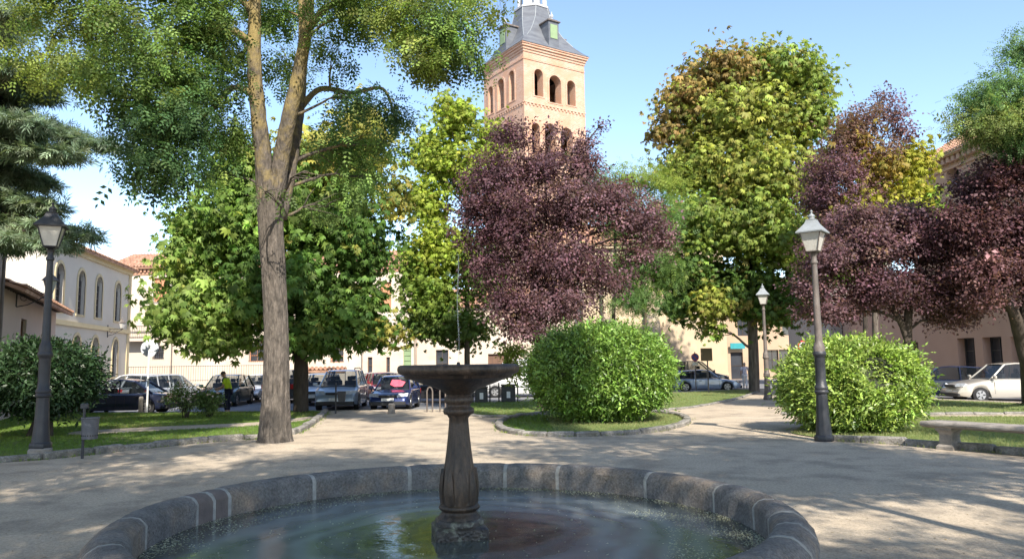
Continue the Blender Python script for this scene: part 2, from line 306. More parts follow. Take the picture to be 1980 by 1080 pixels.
def instance_mesh(name, tv, tf, P, A, Nn, S, C, m, parent=None):
    """many small copies of one little template, merged into one mesh"""
    n = len(P); off = np.array(parent.location) if parent else np.zeros(3)
    A = A / (np.linalg.norm(A, axis=1, keepdims=True) + 1e-9)
    Bv = np.cross(Nn, A); Bv /= (np.linalg.norm(Bv, axis=1, keepdims=True) + 1e-9); Z = np.cross(A, Bv)
    V = P[:, None, :] + S[:, None, None] * (tv[None, :, 0:1] * A[:, None, :] + tv[None, :, 1:2] * Bv[:, None, :] + tv[None, :, 2:3] * Z[:, None, :]) - off
    k = len(tv); q = len(tf); F = (tf[None] + (np.arange(n) * k)[:, None, None]).reshape(-1, 4)
    me = bpy.data.meshes.new(name); me.vertices.add(n * k); me.vertices.foreach_set('co', V.reshape(-1).astype(np.float32))
    me.loops.add(n * q * 4); me.loops.foreach_set('vertex_index', F.reshape(-1).astype(np.int32))
    me.polygons.add(n * q); me.polygons.foreach_set('loop_start', np.arange(0, n * q * 4, 4, dtype=np.int32))
    ca = me.color_attributes.new('Col', 'FLOAT_COLOR', 'POINT')
    cc = np.ones((n * k, 4), np.float32); cc[:, :3] = np.repeat(C, k, axis=0); ca.data.foreach_set('color', cc.reshape(-1))
    me.materials.append(m); me.update(calc_edges=True); me.validate()
    o = bpy.data.objects.new(name, me); col.objects.link(o)
    if parent: o.parent = parent
    return o
def quadleaf(l, wd, lift=0.05, base=(0, 0, 0), ang=0, drop=0.0):
    ca, sa = math.cos(ang), math.sin(ang); pts = [(0, 0, 0), (.45 * l, .5 * wd, lift * l), (l, 0, -drop * l), (.45 * l, -.5 * wd, lift * l)]
    return [(base[0] + x * ca - y * sa, base[1] + x * sa + y * ca, base[2] + z) for x, y, z in pts]
def template(parts):
    v = []; f = []
    for p in parts: b = len(v); v += p; f.append([b, b + 1, b + 2, b + 3])
    return np.array(v, float), np.array(f, int)
T_simple = template([quadleaf(1, .55)])
T_laurel = template([quadleaf(1, .42, .08, drop=.1), quadleaf(.9, .4, .08, (0, 0, .02), 2.2, .15)])
T_palm = template([quadleaf(1 - .18 * abs(a) / 0.9, .42, .05, (0, 0, 0), a, .45 + .1 * abs(a)) for a in (-1.25, -.6, 0, .6, 1.25)])
T_pin = template([quadleaf(.34, .17, .02, (x, sgn * .02, -x * x * .25), sgn * 1.1, .12) for x in (.1, .4, .7) for sgn in (-1, 1)] + [quadleaf(.25, .11, .02, (.9, 0, -.2), 0, .2)])
T_pinb = template([quadleaf(.34, .2, .02, (x, sgn * .02, -x * x * .2), sgn * 1.1, .12) for x in (.12, .5) for sgn in (-1, 1)] + [quadleaf(.34, .2, .02, (.75, 0, -.2), 0, .2)])
T_plum = template([quadleaf(1, .6, .05, drop=.1), quadleaf(.9, .55, .06, (-.5, .35, -.1), 1.6, .2)])
T_needle = template([quadleaf(1, .13, .0, (x, 0, 0), a, .1) for x, a in ((0, .6), (0, -.6), (.3, .75), (.3, -.75), (.6, .5), (.6, -.5), (0, 0))])
T_grass = template([[(0, -.09, 0), (0, .09, 0), (.25, .03, .95), (.2, -.03, .95)], [(.3, .2, 0), (.34, .36, 0), (.1, .45, .8), (.06, .4, .8)], [(-.35, -.1, 0), (-.25, -.24, 0), (-.5, -.25, .7), (-.5, -.2, .7)]])

def unit(rs, n):
    v = rs.normal(size=(n, 3)); return v / np.linalg.norm(v, axis=1, keepdims=True)
def foliage(name, parent, blobs, pal, tmpl, clumps, per, cr, size, seed=1, droop=.3, m=None, mix=.12, wisp=0.0, power=.42, jit=.18, flat=.75, up=.8, shape=2.0):
    """blobs: (centre, (rx,ry,rz), weight, palette index)"""
    rs = np.random.RandomState(seed)
    c = np.array([list(b[0]) for b in blobs]); r = np.array([b[1] for b in blobs], float); r = np.maximum(r - cr * .85, r * .45); wt = np.array([b[2] for b in blobs]) * (r.prod(1) ** (2 / 3)); pi_ = np.array([b[3] for b in blobs])
    k = rs.choice(len(blobs), clumps, p=wt / wt.sum()); u = unit(rs, clumps)
    if shape != 2.0: u = u / (np.abs(u) ** shape).sum(1, keepdims=True) ** (1 / shape)
    cc = c[k] + u * r[k] * (rs.rand(clumps, 1) ** power) * (1 + .08 * np.clip(rs.normal(size=(clumps, 1)), -1.5, 1.5))
    wk = rs.rand(clumps, 1) < wisp; cc = np.where(wk, c[k] + u * r[k] * rs.uniform(1.05, 1.4, (clumps, 1)), cc)
    cj = np.exp(rs.normal(size=(clumps, 1)) * jit); pc = np.array(pal)[pi_[k]]; alt = rs.randint(0, len(pal), clumps); mixk = (rs.rand(clumps, 1) < mix) * .6
    pc = pc * (1 - mixk) + np.array(pal)[alt] * mixk
    n = clumps * per; kk = np.repeat(np.arange(clumps), per); off = np.clip(rs.normal(size=(n, 3)), -1.9, 1.9) * cr * np.array([1, 1, flat])
    crr = cr * np.repeat(np.exp(rs.normal(size=clumps) * .3), per)[:, None] / cr; P = cc[kk] + off * crr
    out = u[kk]; A = out * .5 + off / cr * .5 + rs.normal(size=(n, 3)) * .7; A[:, 2] -= droop * 2
    Nn = rs.normal(size=(n, 3)) * .55 + out * .5; Nn[:, 2] += up
    S = size * np.exp(rs.normal(size=n) * .22)
    C = np.clip(pc[kk] * cj[kk] * np.exp(rs.normal(size=(n, 1)) * .16) * (1 + rs.normal(size=(n, 3)) * .05), .004, .9)
    P[:, 2] = np.maximum(P[:, 2], .03)
    return instance_mesh(name, tmpl[0], tmpl[1], P, A, Nn, S, C, m or M['leaf'], parent)

def B(px, py, rx, ry, Y, rY=None, wt=1, p=0):
    s = Y / FPX; rx_ = rx * s; return (at(px, py, Y), (rx_, rY if rY else max(rx_, ry * s) * .9, ry * s), wt, p)
def curve_pts(a, b, n, sag, rnd, wob=.06):
    a = Vector(a); b = Vector(b); L = (b - a).length; out = []
    w1 = Vector((rnd.uniform(-1, 1), rnd.uniform(-1, 1), rnd.uniform(-.5, .5))) * L * wob
    for i in range(n + 1):
        t = i / n; p = a.lerp(b, t); p.z += sag * L * math.sin(PI * t); p += w1 * math.sin(2 * PI * t) + Vector((rnd.uniform(-1, 1), rnd.uniform(-1, 1), rnd.uniform(-1, 1))) * L * .012
        out.append(p)
    return out
def woody(root, stems, blobs, mats, seed, twigs=5, limb_r=.05, name='trunk', n=10, lich=None):
    rnd = random.Random(seed); mb = MB(); samples = []
    for si, (pts, r0, r1, mi) in enumerate(stems):
        P = smooth_line([Vector(p) for p in pts], 6); m_ = len(P) - 1
        rad = [r0 + (r1 - r0) * (i / m_) for i in range(m_ + 1)]
        mb.tube(P, rad, n if r0 > .15 else 8, mi, .07, rnd)
        samples += [(p, rad[i]) for i, p in enumerate(P) if i > m_ * .3 or si > 0]
    for (c, r, wt, pidx) in blobs:
        c = Vector(c)
        best = min(samples, key=lambda s: (s[0] - c).length + max(0, s[0].z - c.z + .5) * 1.6)
        L = (best[0] - c).length; rr = min(best[1] * .6, limb_r * (.5 + L * .16))
        P = curve_pts(best[0], c, 6, .08, rnd); mb.tube(P, [rr * (1 - .65 * i / 6) for i in range(7)], 6, stems[-1][3])
        for k in range(twigs):
            d = Vector([rnd.gauss(0, 1) for _ in range(3)]).normalized(); e = c + Vector((d.x * r[0], d.y * r[1], d.z * r[2])) * .85
            s = P[rnd.randint(3, 6)]; Q = curve_pts(s, e, 4, .06, rnd, .1); mb.tube(Q, [rr * .38 * (1 - .75 * i / 4) for i in range(5)], 5, stems[-1][3])
    return mb.build(name, mats, root, world=True, smooth='all')
def root_flare(mb_pts): pass

# ------------------------------------------------------------------ TREES
G_ch = 'horse chestnut trees round the square'; G_pl = 'purple leaved plum trees'
# locust in the left foreground
tb = gnd(531, 853); YA = tb.y
loc_root = empty('locust_tree', tb, 0, 'tall forked locust tree with bare furrowed trunk rising from the left lawn edge', 'tree')
pts = lambda L, Y=YA: [at(x, y, Y + dy) for x, y, dy in L]
blA = [B(*b) for b in [
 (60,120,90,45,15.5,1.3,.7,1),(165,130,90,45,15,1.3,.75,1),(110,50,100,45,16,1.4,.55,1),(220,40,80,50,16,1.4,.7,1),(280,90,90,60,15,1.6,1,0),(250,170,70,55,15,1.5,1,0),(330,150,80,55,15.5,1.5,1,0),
 (285,250,66,58,15,1.3,1.1,2),(290,325,58,48,15,1.3,1.2,2),(360,240,55,60,15.5,1.4,1.1,2),(350,320,45,45,15.5,1.2,1.1,2),(340,370,50,22,15.5,1,1,2),(265,365,40,20,15,1,1,2),  # hanging clumps use the dark tone, their shade put into the leaf colour
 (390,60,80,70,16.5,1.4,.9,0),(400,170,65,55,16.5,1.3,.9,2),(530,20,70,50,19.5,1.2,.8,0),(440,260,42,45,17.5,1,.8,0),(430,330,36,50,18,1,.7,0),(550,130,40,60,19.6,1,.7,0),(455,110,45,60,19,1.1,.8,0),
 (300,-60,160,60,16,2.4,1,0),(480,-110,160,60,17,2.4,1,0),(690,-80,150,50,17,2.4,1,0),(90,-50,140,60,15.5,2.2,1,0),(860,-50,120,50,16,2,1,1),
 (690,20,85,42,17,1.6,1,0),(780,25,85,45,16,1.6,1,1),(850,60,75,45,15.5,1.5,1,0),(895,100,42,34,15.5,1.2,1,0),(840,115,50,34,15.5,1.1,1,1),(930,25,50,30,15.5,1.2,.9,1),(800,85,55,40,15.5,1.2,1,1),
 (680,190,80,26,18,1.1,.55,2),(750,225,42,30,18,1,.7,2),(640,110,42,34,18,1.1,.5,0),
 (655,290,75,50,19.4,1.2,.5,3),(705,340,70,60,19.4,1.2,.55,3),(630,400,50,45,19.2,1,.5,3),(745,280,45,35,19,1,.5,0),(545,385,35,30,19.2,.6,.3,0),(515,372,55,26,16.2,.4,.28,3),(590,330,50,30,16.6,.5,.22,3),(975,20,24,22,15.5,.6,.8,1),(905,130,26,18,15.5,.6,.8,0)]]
stA = [([tb + Vector((0, 0, -.1)), tb + Vector((0, 0, .25)), at(533, 760, YA), at(534, 650, YA), at(530, 540, YA), at(523, 430, YA), at(523, 345, YA)], .335, .31, 0),
       ([at(514, 390, YA), at(510, 320, YA - .1), at(500, 230, YA - .2), at(492, 120, YA - .3), at(492, 0, YA - .4), at(485, -120, YA - .6)], .23, .12, 1),
       ([at(530, 400, YA), at(540, 330, YA), at(556, 240, YA - .2), at(574, 160, YA - .3), at(592, 60, YA - .5), at(600, -30, YA - .6), at(625, -130, YA - .8)], .22, .11, 1),
       ([at(540, 420, YA + .2), at(560, 330, YA + .5), at(574, 240, YA + .7), at(584, 130, YA + .9), at(585, 20, YA + 1), at(580, -90, YA + 1.2)], .19, .09, 1),
       ([at(580, 210, YA + .7), at(620, 172, YA + .8), at(680, 180, YA + .9), at(740, 172, YA + 1), at(765, 230, YA + 1)], .09, .025, 1),
       ([at(594, 60, YA - .5), at(640, 10, YA - .8), at(730, -10, YA - 1.2), at(830, 40, YA - 1.6), at(900, 100, YA - 1.8)], .10, .02, 1),
       ([at(492, 90, YA - .3), at(440, 60, YA - .8), at(330, 100, YA - 1.4), at(180, 120, YA - 2), at(60, 100, YA - 2)], .10, .02, 1),
       ([at(496, 190, YA - .2), at(450, 170, YA - .6), at(390, 230, YA - 1.2), at(310, 280, YA - 2), at(290, 340, YA - 2)], .09, .02, 1),
       ([at(492, 30, YA - .3), at(430, -30, YA - .8), at(300, -40, YA - 1.3), at(120, -20, YA - 1.8)], .10, .03, 1)]
# trunk gets furrows of real depth
def furrowed(P, rads, n, rnd, depth):
    mb = MB(); P = smooth_line(P, 14); m_ = len(P) - 1; vs = []; fs = []
    ph = [rnd.uniform(0, 6) for _ in range(12)]
    for i, p in enumerate(P):
        t = i / m_; f = t * (len(rads) - 1); a = int(min(f, len(rads) - 2)); r = rads[a] + (rads[a + 1] - rads[a]) * (f - a)
        for k in range(n):
            an = 2 * PI * k / n
            g = math.sin(an * 17 + ph[0] + 1.6 * math.sin(t * 11 + ph[1])) * .5 + math.sin(an * 29 + ph[2] + 2 * math.sin(t * 17 + ph[3])) * .4 + math.sin(an * 5 + ph[4] + 1.5 * t) * .8 + rnd.uniform(-.35, .35)
            low = max(0, 1 - t / .12); rr = r * (1 + depth * g + low * .15 * math.sin(an * 4 + ph[5]))
            vs.append(p + Vector((math.cos(an) * rr, math.sin(an) * rr, 0)))
    for i in range(m_):
        for k in range(n): l = (k + 1) % n; fs.append((i * n + k, i * n + l, (i + 1) * n + l, (i + 1) * n + k))
    mb.add(vs, fs); return mb
fm = furrowed(stA[0][0], [.43, .36, .30, .272, .268, .285, .31], 96, random.Random(8), .038)
fm.build('trunk', M['bark_locust'], loc_root, world=True, smooth='all')
woody(loc_root, [([stA[0][0][-2], stA[0][0][-1]], .2, .2, 0)] + stA[1:], blA, [M['bark_locust'], M['bark_locust']], 3, twigs=6, limb_r=.055, name='limbs')
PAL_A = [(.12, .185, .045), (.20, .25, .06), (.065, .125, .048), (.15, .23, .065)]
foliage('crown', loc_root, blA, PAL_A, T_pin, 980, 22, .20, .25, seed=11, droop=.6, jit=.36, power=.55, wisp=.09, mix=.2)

def simple_tree(name, label, base, trunk_top, r0, blobs, pal, tmpl, clumps, per, cr, size, seed, group=None, bark='bark_dark', droop=.3, cat='tree', stems=None, twigs=4, mid=None, **kw):
    root = empty(name, base, 0, label, cat, group)
    st = stems or [([base + Vector((0, 0, -.1)), base + Vector((0, 0, .3)), (mid if mid is not None else base.lerp(trunk_top, .5)), trunk_top], r0, r0 * .55, 0)]
    woody(root, st, blobs, [M[bark]], seed, twigs=twigs, limb_r=.07)
    foliage('crown', root, blobs, pal, tmpl, clumps, per, cr, size, seed=seed, droop=droop, **kw)
    return root
def gY(px, Y): return Vector((at(px, 700, Y).x, Y, 0))
# chestnut behind the locust
Y = 29
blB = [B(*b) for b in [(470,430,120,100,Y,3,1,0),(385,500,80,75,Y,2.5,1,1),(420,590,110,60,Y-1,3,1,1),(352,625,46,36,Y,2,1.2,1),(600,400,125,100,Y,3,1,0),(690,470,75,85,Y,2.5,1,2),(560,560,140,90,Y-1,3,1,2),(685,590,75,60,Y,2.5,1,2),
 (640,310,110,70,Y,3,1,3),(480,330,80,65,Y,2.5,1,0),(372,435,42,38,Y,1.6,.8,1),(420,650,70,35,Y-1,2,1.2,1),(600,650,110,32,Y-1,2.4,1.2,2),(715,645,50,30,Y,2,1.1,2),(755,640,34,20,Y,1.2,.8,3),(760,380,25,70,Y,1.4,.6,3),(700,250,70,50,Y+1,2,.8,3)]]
tbB = gY(583, Y); PAL_CH = [(.14, .225, .045), (.22, .31, .075), (.08, .15, .03), (.27, .26, .06)]  # second tone paints the sunlit left of the crown, third the shaded right
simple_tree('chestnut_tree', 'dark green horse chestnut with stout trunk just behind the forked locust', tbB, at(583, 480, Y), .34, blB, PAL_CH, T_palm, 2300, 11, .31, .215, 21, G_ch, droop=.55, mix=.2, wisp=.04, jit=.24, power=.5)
# yellow green maple left of the church tower
Y = 36
blC = [B(*b) for b in [(885,235,50,45,Y,1.6,1,0),(840,300,50,55,Y,1.8,1,0),(825,390,50,55,Y,1.8,1,0),(900,330,60,60,Y,2,1,0),(850,480,70,60,Y,2.2,1,0),(800,500,32,55,Y,1.4,.9,1),(835,570,60,60,Y,2.2,1,1),(885,630,80,45,Y,2.2,1,2),(815,625,40,40,Y,1.4,1,2),(950,280,40,60,Y+1,1.5,1,0),(930,520,60,80,Y,2,1,2),(860,200,30,20,Y,.8,.6,0),(780,300,12,30,Y,.6,.4,0)]]
simple_tree('maple_tree', 'yellow green tree left of the brick church tower, its leaves brightest at the top', gY(903, Y), at(903, 400, Y), .17, blC, [(.27, .33, .05), (.18, .26, .045), (.10, .16, .035), (.30, .27, .05)], T_palm, 1500, 11, .28, .175, 22, bark='bark', droop=.3, wisp=.05, jit=.22, power=.5)
# purple plum in the middle
Y = 28
blD = [B(*b) for b in [(985,262,58,34,Y,1.1,.8,0),(955,335,75,52,Y,1.8,.9,0),(1050,325,75,48,Y,1.6,.85,0),(1070,258,40,28,Y,.8,.5,1),(1125,280,36,30,Y,.8,.6,1),(1158,250,18,24,Y,.5,.45,1),(1130,320,40,50,Y,1.2,.8,1),(990,420,115,80,Y,2.2,1,0),(1110,400,90,65,Y,2.2,1,1),(1180,385,60,45,Y,1.6,1,1),(1230,425,60,45,Y,1.6,1,1),(1280,460,34,34,Y,1,.9,1),(1080,510,120,70,Y,2.4,1.1,0),(950,500,62,70,Y,1.8,1,0),(990,590,65,50,Y,1.8,1,0),(1080,590,85,45,Y-.5,2,1.1,1),(1170,540,70,40,Y,1.6,.8,1),(1020,635,55,28,Y-.8,1.4,1.2,1),(925,400,45,50,Y,1.4,.9,0),(1235,490,50,30,Y,1.2,.8,1)]]
PAL_PL = [(.122, .064, .078), (.16, .092, .105), (.175, .12, .08), (.085, .045, .056)]
simple_tree('plum_tree', 'broad purple leaved plum in the middle, in front of the brick church tower', gY(1045, Y), at(1035, 520, Y), .2, blD, PAL_PL, T_plum, 1950, 20, .23, .115, 23, G_pl, droop=.2, jit=.3, power=.5, wisp=.06, mix=.25)
# thin feathery green tree between plum and chestnut
Y = 34
blE = [B(*b) for b in [(1160,350,45,30,Y,1.2,.8,0),(1225,350,60,32,Y,1.4,.8,1),(1290,350,40,35,Y,1.2,.8,1),(1200,420,60,50,Y,1.4,.7,0),(1270,420,50,60,Y,1.4,.8,0),(1240,500,60,40,Y,1.6,.7,0),(1225,570,60,42,Y,1.5,.8,0),(1190,520,42,35,Y,1.2,.7,0),(1285,520,40,45,Y,1.2,.8,2)]]
simple_tree('young_tree', 'slender light green feathery tree standing behind the round bush in the middle', gY(1181, Y), at(1190, 450, Y), .12, blE, [(.13, .22, .07), (.24, .30, .06), (.09, .15, .04)], T_pin, 700, 13, .34, .26, 24)
# large chestnut on the right
Y = 42
blF = [B(*b) for b in [(1395,140,90,45,Y,3,1,3),(1330,190,62,52,Y,2.4,1,3),(1520,145,80,48,Y,3,1,1),(1288,250,36,45,Y,1.8,.8,3),(1430,225,140,80,Y,3.6,1,0),(1560,230,52,65,Y,2.4,1,1),(1290,340,34,50,Y,1.4,.6,3),(1345,320,72,65,Y,2.6,1,0),(1470,340,130,80,Y-1,3.6,1,0),(1575,340,40,60,Y,2,1,1),(1345,430,80,70,Y-1,3,1,1),(1470,450,110,80,Y-1,3.6,1,1),(1330,530,70,55,Y,2.6,1,2),(1440,560,110,60,Y,3,1.1,2),(1375,585,36,45,Y-2,1.4,1.5,0),(1500,590,80,50,Y,2.6,1.1,2),(1560,480,50,80,Y,2.4,1,2),(1320,590,40,35,Y,1.8,1,2),(1460,110,60,25,Y,2,.9,0),(1380,640,26,20,Y-2,.8,1,2),(1590,160,25,40,Y,1.2,.7,1)]]  # low blobs take the dark tone: shade beneath the crown put into leaf colour
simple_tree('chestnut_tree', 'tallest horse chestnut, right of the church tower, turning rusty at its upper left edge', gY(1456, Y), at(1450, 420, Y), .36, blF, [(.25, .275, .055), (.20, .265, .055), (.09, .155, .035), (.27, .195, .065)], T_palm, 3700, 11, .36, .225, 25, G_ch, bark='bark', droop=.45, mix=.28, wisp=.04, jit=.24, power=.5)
# right: yellow maple, tall sparse plum, low plum, plum at the frame edge
Y = 33.5
blG = [B(*b) for b in [(1765,310,38,40,Y,1.5,1,0),(1740,380,60,40,Y,1.8,1,0),(1780,390,32,32,Y,1.2,1,1),(1690,330,50,50,Y,1.6,.8,2),(1650,420,60,60,Y,1.8,.9,0),(1720,450,60,50,Y,1.8,.9,1),(1620,500,50,60,Y,1.8,.9,1),(1640,280,40,40,Y,1.4,.6,2)]]
simple_tree('maple_tree', 'yellow and orange tree between the tall chestnut and the pink building', gY(1690, Y), at(1690, 420, Y), .18, blG, [(.32, .32, .045), (.17, .26, .04), (.32, .24, .06)], T_palm, 1000, 9, .33, .19, 26, bark='bark')
Y = 33
blH = [B(*b) for b in [(1725,215,30,40,Y,.9,.55,0),(1700,190,22,20,Y,.6,.4,0),(1665,230,42,34,Y,1.2,.7,1),(1640,270,48,40,Y,1.3,.8,1),(1740,255,36,30,Y,1,.6,0),(1610,330,60,45,Y,1.5,.9,0),(1700,300,50,40,Y,1.3,.4,1),(1590,380,45,40,Y,1.4,1,0),(1660,380,60,45,Y,1.6,.4,0),(1610,450,50,45,Y,1.6,.7,0)]]
simple_tree('plum_tree', 'tall sparse purple plum with thin top twigs against the sky, left of the pink building', gY(1672, Y), at(1668, 400, Y), .15, blH, [(.16, .085, .105), (.19, .115, .085)], T_plum, 850, 14, .22, .12, 27, G_pl, twigs=8, droop=.1, wisp=.12, mix=.3)
Y = 26
blI = [B(*b) for b in [(1600,500,55,45,Y,1.4,1,1),(1570,560,42,28,Y,1,1,1),(1600,600,60,28,Y,1.2,1,1),(1680,470,70,55,Y,1.8,1,1),(1690,560,80,50,Y,1.8,1,0),(1760,460,60,60,Y,1.8,1,0),(1770,560,70,45,Y,1.6,1,0),(1830,480,50,50,Y,1.5,1,0),(1850,560,60,45,Y,1.5,1,1),(1840,610,55,25,Y,1.2,1,1),(1740,420,60,35,Y,1.4,.9,1),(1650,420,50,30,Y,1.3,.7,1)]]
simple_tree('plum_tree', 'low spreading purple plum with a short forked trunk rising behind the right laurel bush', gY(1755, Y), at(1757, 560, Y), .19, blI, PAL_PL, T_plum, 1600, 18, .22, .11, 28, G_pl, droop=.2, jit=.3, power=.5, wisp=.07, mix=.25,
            stems=[([gY(1755, Y), at(1756, 680, Y), at(1757, 600, Y), at(1775, 520, Y)], .19, .10, 0), ([at(1756, 660, Y), at(1738, 615, Y), at(1700, 560, Y), at(1650, 520, Y)], .13, .05, 0)])
Y = 24
blJ = [B(*b) for b in [(1900,360,55,55,Y,1.5,1,0),(1950,330,60,50,Y,1.6,1,0),(1890,440,60,50,Y,1.6,1,0),(1960,430,60,60,Y,1.8,1,3),(1900,520,60,50,Y,1.6,1,1),(1965,520,60,60,Y,1.8,1,3),(1900,580,50,32,Y,1.3,1,1),(2040,450,80,90,Y,2,1,3),(2040,330,80,60,Y,2,1,0),(2060,560,80,50,Y,2,1,0),(1840,420,40,30,Y,1.1,.9,0)]]
simple_tree('plum_tree', 'dark purple plum with a leaning trunk at the right edge behind the stone bench', gY(1985, Y), at(1955, 560, Y), .25, blJ, [(.12, .06, .068), (.18, .095, .10), (.2, .11, .08), (.085, .042, .05)], T_plum, 1600, 17, .24, .11, 29, G_pl, droop=.2, jit=.28, power=.5,
            stems=[([gnd(1992, 780), at(1990, 720, Y + 1), at(1975, 660, Y + .5), at(1958, 600, Y), at(1925, 560, Y), at(1900, 510, Y)], .27, .10, 0), ([at(1972, 650, Y + .5), at(1985, 580, Y), at(2000, 480, Y)], .18, .08, 0)])
Y = 23
blK = [B(*b) for b in [(1985,90,34,36,Y,1.2,.8,0),(1935,160,42,24,Y,1.2,.8,0),(1895,190,34,22,Y,1,.8,0),(1860,235,32,18,Y,.9,.7,1),(1925,240,60,34,Y,1.5,.9,1),(1980,210,50,50,Y,1.5,1,2),(2050,150,60,70,Y,1.4,.6,0),(2050,270,60,40,Y,1.4,.5,2),(1965,280,42,24,Y,1.2,1,2),(1900,205,30,26,Y,1,.8,0)]]
simple_tree('acacia_tree', 'feathery blue green tree overhanging the tiled roof at the right edge', gY(2075, Y), at(2050, 350, Y), .22, blK, [(.14, .23, .085), (.22, .27, .09), (.08, .15, .05)], T_pin, 650, 15, .25, .22, 30, droop=.15)
# small plum foliage / shrub near fountain background
blS = [B(993, 680, 25, 16, 31, .6, 1, 0)]
s_ = empty('garden_shrub', gY(993, 31), 0, 'small yellow green shrub half hidden left of the round bush', 'shrub')
foliage('foliage', s_, blS + [B(993, 715, 22, 30, 31, .6, 1, 0)], [(.22, .27, .05)], T_simple, 120, 14, .12, .13, 41)

# cedar on the left edge
Y = 21; cx = at(-95, 700, Y).x
ced = empty('cedar_tree', (cx, Y, 0), 0, 'grey green cedar with layered horizontal boughs at the left edge', 'tree')
bl = []; stc = [([(cx, Y, -.1), (cx, Y, 4), (cx, Y, 9), (cx + .1, Y, 15)], .42, .12, 0)]
tiers = [(25,20,-2,60,18),(70,170,0,70,26),(30,130,-1,60,22),(60,235,-1.5,70,22),(215,275,0,50,14),(100,290,-1,90,18),(60,345,1,70,26),(90,395,0,60,20),(165,445,-.5,45,10),(110,465,-1,55,14),(40,430,1,70,24),(30,290,1,60,20),(20,200,1,60,24),(130,250,.5,40,8),(-10,60,0,60,24),(20,470,0,40,14)]
for (px, py, dy, rx, ry) in tiers:
    tip = at(px, py, Y + dy); z0 = tip.z + .7; s0 = Vector((cx, Y, z0)); 
    stc.append(([s0, s0.lerp(tip, .5) + Vector((0, 0, .12)), tip], .07, .015, 0))
    for t in (.45, .7, .92, 1.0):
        c = s0.lerp(tip, t); sc_ = .55 + .6 * (1 - abs(t - .7)); bl.append((c - Vector((0, 0, .12)), (max(.35, rx * Y / FPX * .8 * sc_), .75 * sc_, max(.10, ry * Y / FPX * .55)), 1, 0 if random.Random(px + py).random() < .6 else 1))
woody(ced, stc, [], [M['bark_dark']], 5)
foliage('crown', ced, bl, [(.22, .29, .19), (.16, .22, .15), (.28, .34, .22)], T_needle, 2500, 10, .115, .16, seed=33, droop=.12, m=M['needle'], flat=.5, up=1.4, power=.5)

# trees that stand behind the photographer and shade the fountain
shade_spec = [(-7.0, 3.6, 10.7, 5.4), (-.6, -1.4, 9.9, 5.4), (7.6, 2.2, 10.1, 5.6), (16, 4.6, 9.8, 5.4), (-16.5, 5.2, 9.8, 5.2), (4.0, -6.5, 9.5, 5.4), (-7.5, -6, 9.3, 5.4), (13.5, -4.6, 9.6, 5.4), (5.7, 3.2, 17.3, 1.7)]  # last entry: unseen slim tree, added to shade the left of the round bush
first = None
for i, (x, y, z, r) in enumerate(shade_spec):
    lab = ['broad locust left of the fountain, outside the picture', 'broad locust straight behind the viewpoint', 'broad locust right of the fountain, outside the picture', 'broad locust farthest right of the fountain, outside the picture', 'broad locust farthest left of the fountain, outside the picture', 'broad locust in the back row, behind and a little right of the viewpoint', 'broad locust in the back row, behind and left of the viewpoint', 'broad locust in the back row, far right behind the viewpoint', 'slim tall tree out of view, added to shade the round bush'][i]
    if first is None:
        rt = empty('locust_tree', (x, y, 0), 0, lab, 'tree', 'locust trees shading the fountain'); rs = random.Random(77); bb = []
        for k in range(17):
            d = Vector([rs.gauss(0, 1) for _ in range(3)]).normalized(); rr = rs.uniform(.35, .85); bb.append((Vector((x + d.x * r * rr, y + d.y * r * rr, z + d.z * 3.4 * rr)), (1.7, 1.7, 1.1), 1, rs.randint(0, 1)))
        woody(rt, [([(x, y, -.1), (x, y, 3), (x + .2, y, z - 2)], .33, .2, 0), ([(x + .1, y, z - 3), (x + .2, y + .3, z + 1)], .2, .1, 0)], bb, [M['bark']], 9, twigs=2)
        foliage('crown', rt, bb, PAL_A, T_pinb, 430, 16, .32, .46, seed=50, droop=.25); first = rt; r_first = r; z_first = z
    else:
        rt = first.copy(); col.objects.link(rt); rt.location = (x, y, 0); rt.rotation_euler = (0, 0, i * 1.3); s = r / r_first; rt.scale = (s, s, z / z_first); rt['label'] = lab
        for ch in list(first.children):
            c = ch.copy(); col.objects.link(c); c.parent = rt

# ------------------------------------------------------------------ BUSHES
def bush(name, label, c, r, n, size, seed, pal, group=None, hole=None, core=True, shape=2.3, m=None, blobs=None, flat=.9):
    root = empty(name, (c[0], c[1], 0), 0, label, 'bush', group)
    rs = random.Random(seed); bl = blobs or [(Vector(c), r, 1, 0)]
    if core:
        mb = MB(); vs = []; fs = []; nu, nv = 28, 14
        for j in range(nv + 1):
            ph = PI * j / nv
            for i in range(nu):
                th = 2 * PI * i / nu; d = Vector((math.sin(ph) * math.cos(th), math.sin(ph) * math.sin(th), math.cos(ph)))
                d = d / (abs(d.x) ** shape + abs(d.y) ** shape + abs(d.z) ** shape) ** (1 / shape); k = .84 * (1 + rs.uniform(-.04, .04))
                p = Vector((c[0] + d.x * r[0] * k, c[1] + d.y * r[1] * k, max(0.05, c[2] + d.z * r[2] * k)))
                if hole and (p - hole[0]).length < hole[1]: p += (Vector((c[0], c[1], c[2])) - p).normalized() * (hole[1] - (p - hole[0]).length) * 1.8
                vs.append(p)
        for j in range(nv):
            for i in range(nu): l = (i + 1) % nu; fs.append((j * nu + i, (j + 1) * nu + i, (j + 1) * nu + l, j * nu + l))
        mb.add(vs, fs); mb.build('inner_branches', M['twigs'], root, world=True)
    o = foliage('foliage', root, bl, pal, T_laurel, n, 9, .13, size, seed=seed, droop=.05, m=m or M['leaf_gloss'], power=.15, up=.5, shape=shape, flat=flat, jit=.3, mix=.35)
    if hole:
        me = o.data; bm = bmesh.new(); bm.from_mesh(me); hc = hole[0] - Vector(root.location)
        dl = [f for f in bm.faces if (Vector((f.verts[0].co - hc)) * 1).length < hole[1] * (0.9 + .25 * rs.random())]; bmesh.ops.delete(bm, geom=dl, context='FACES'); bm.to_mesh(me); bm.free()
    return root
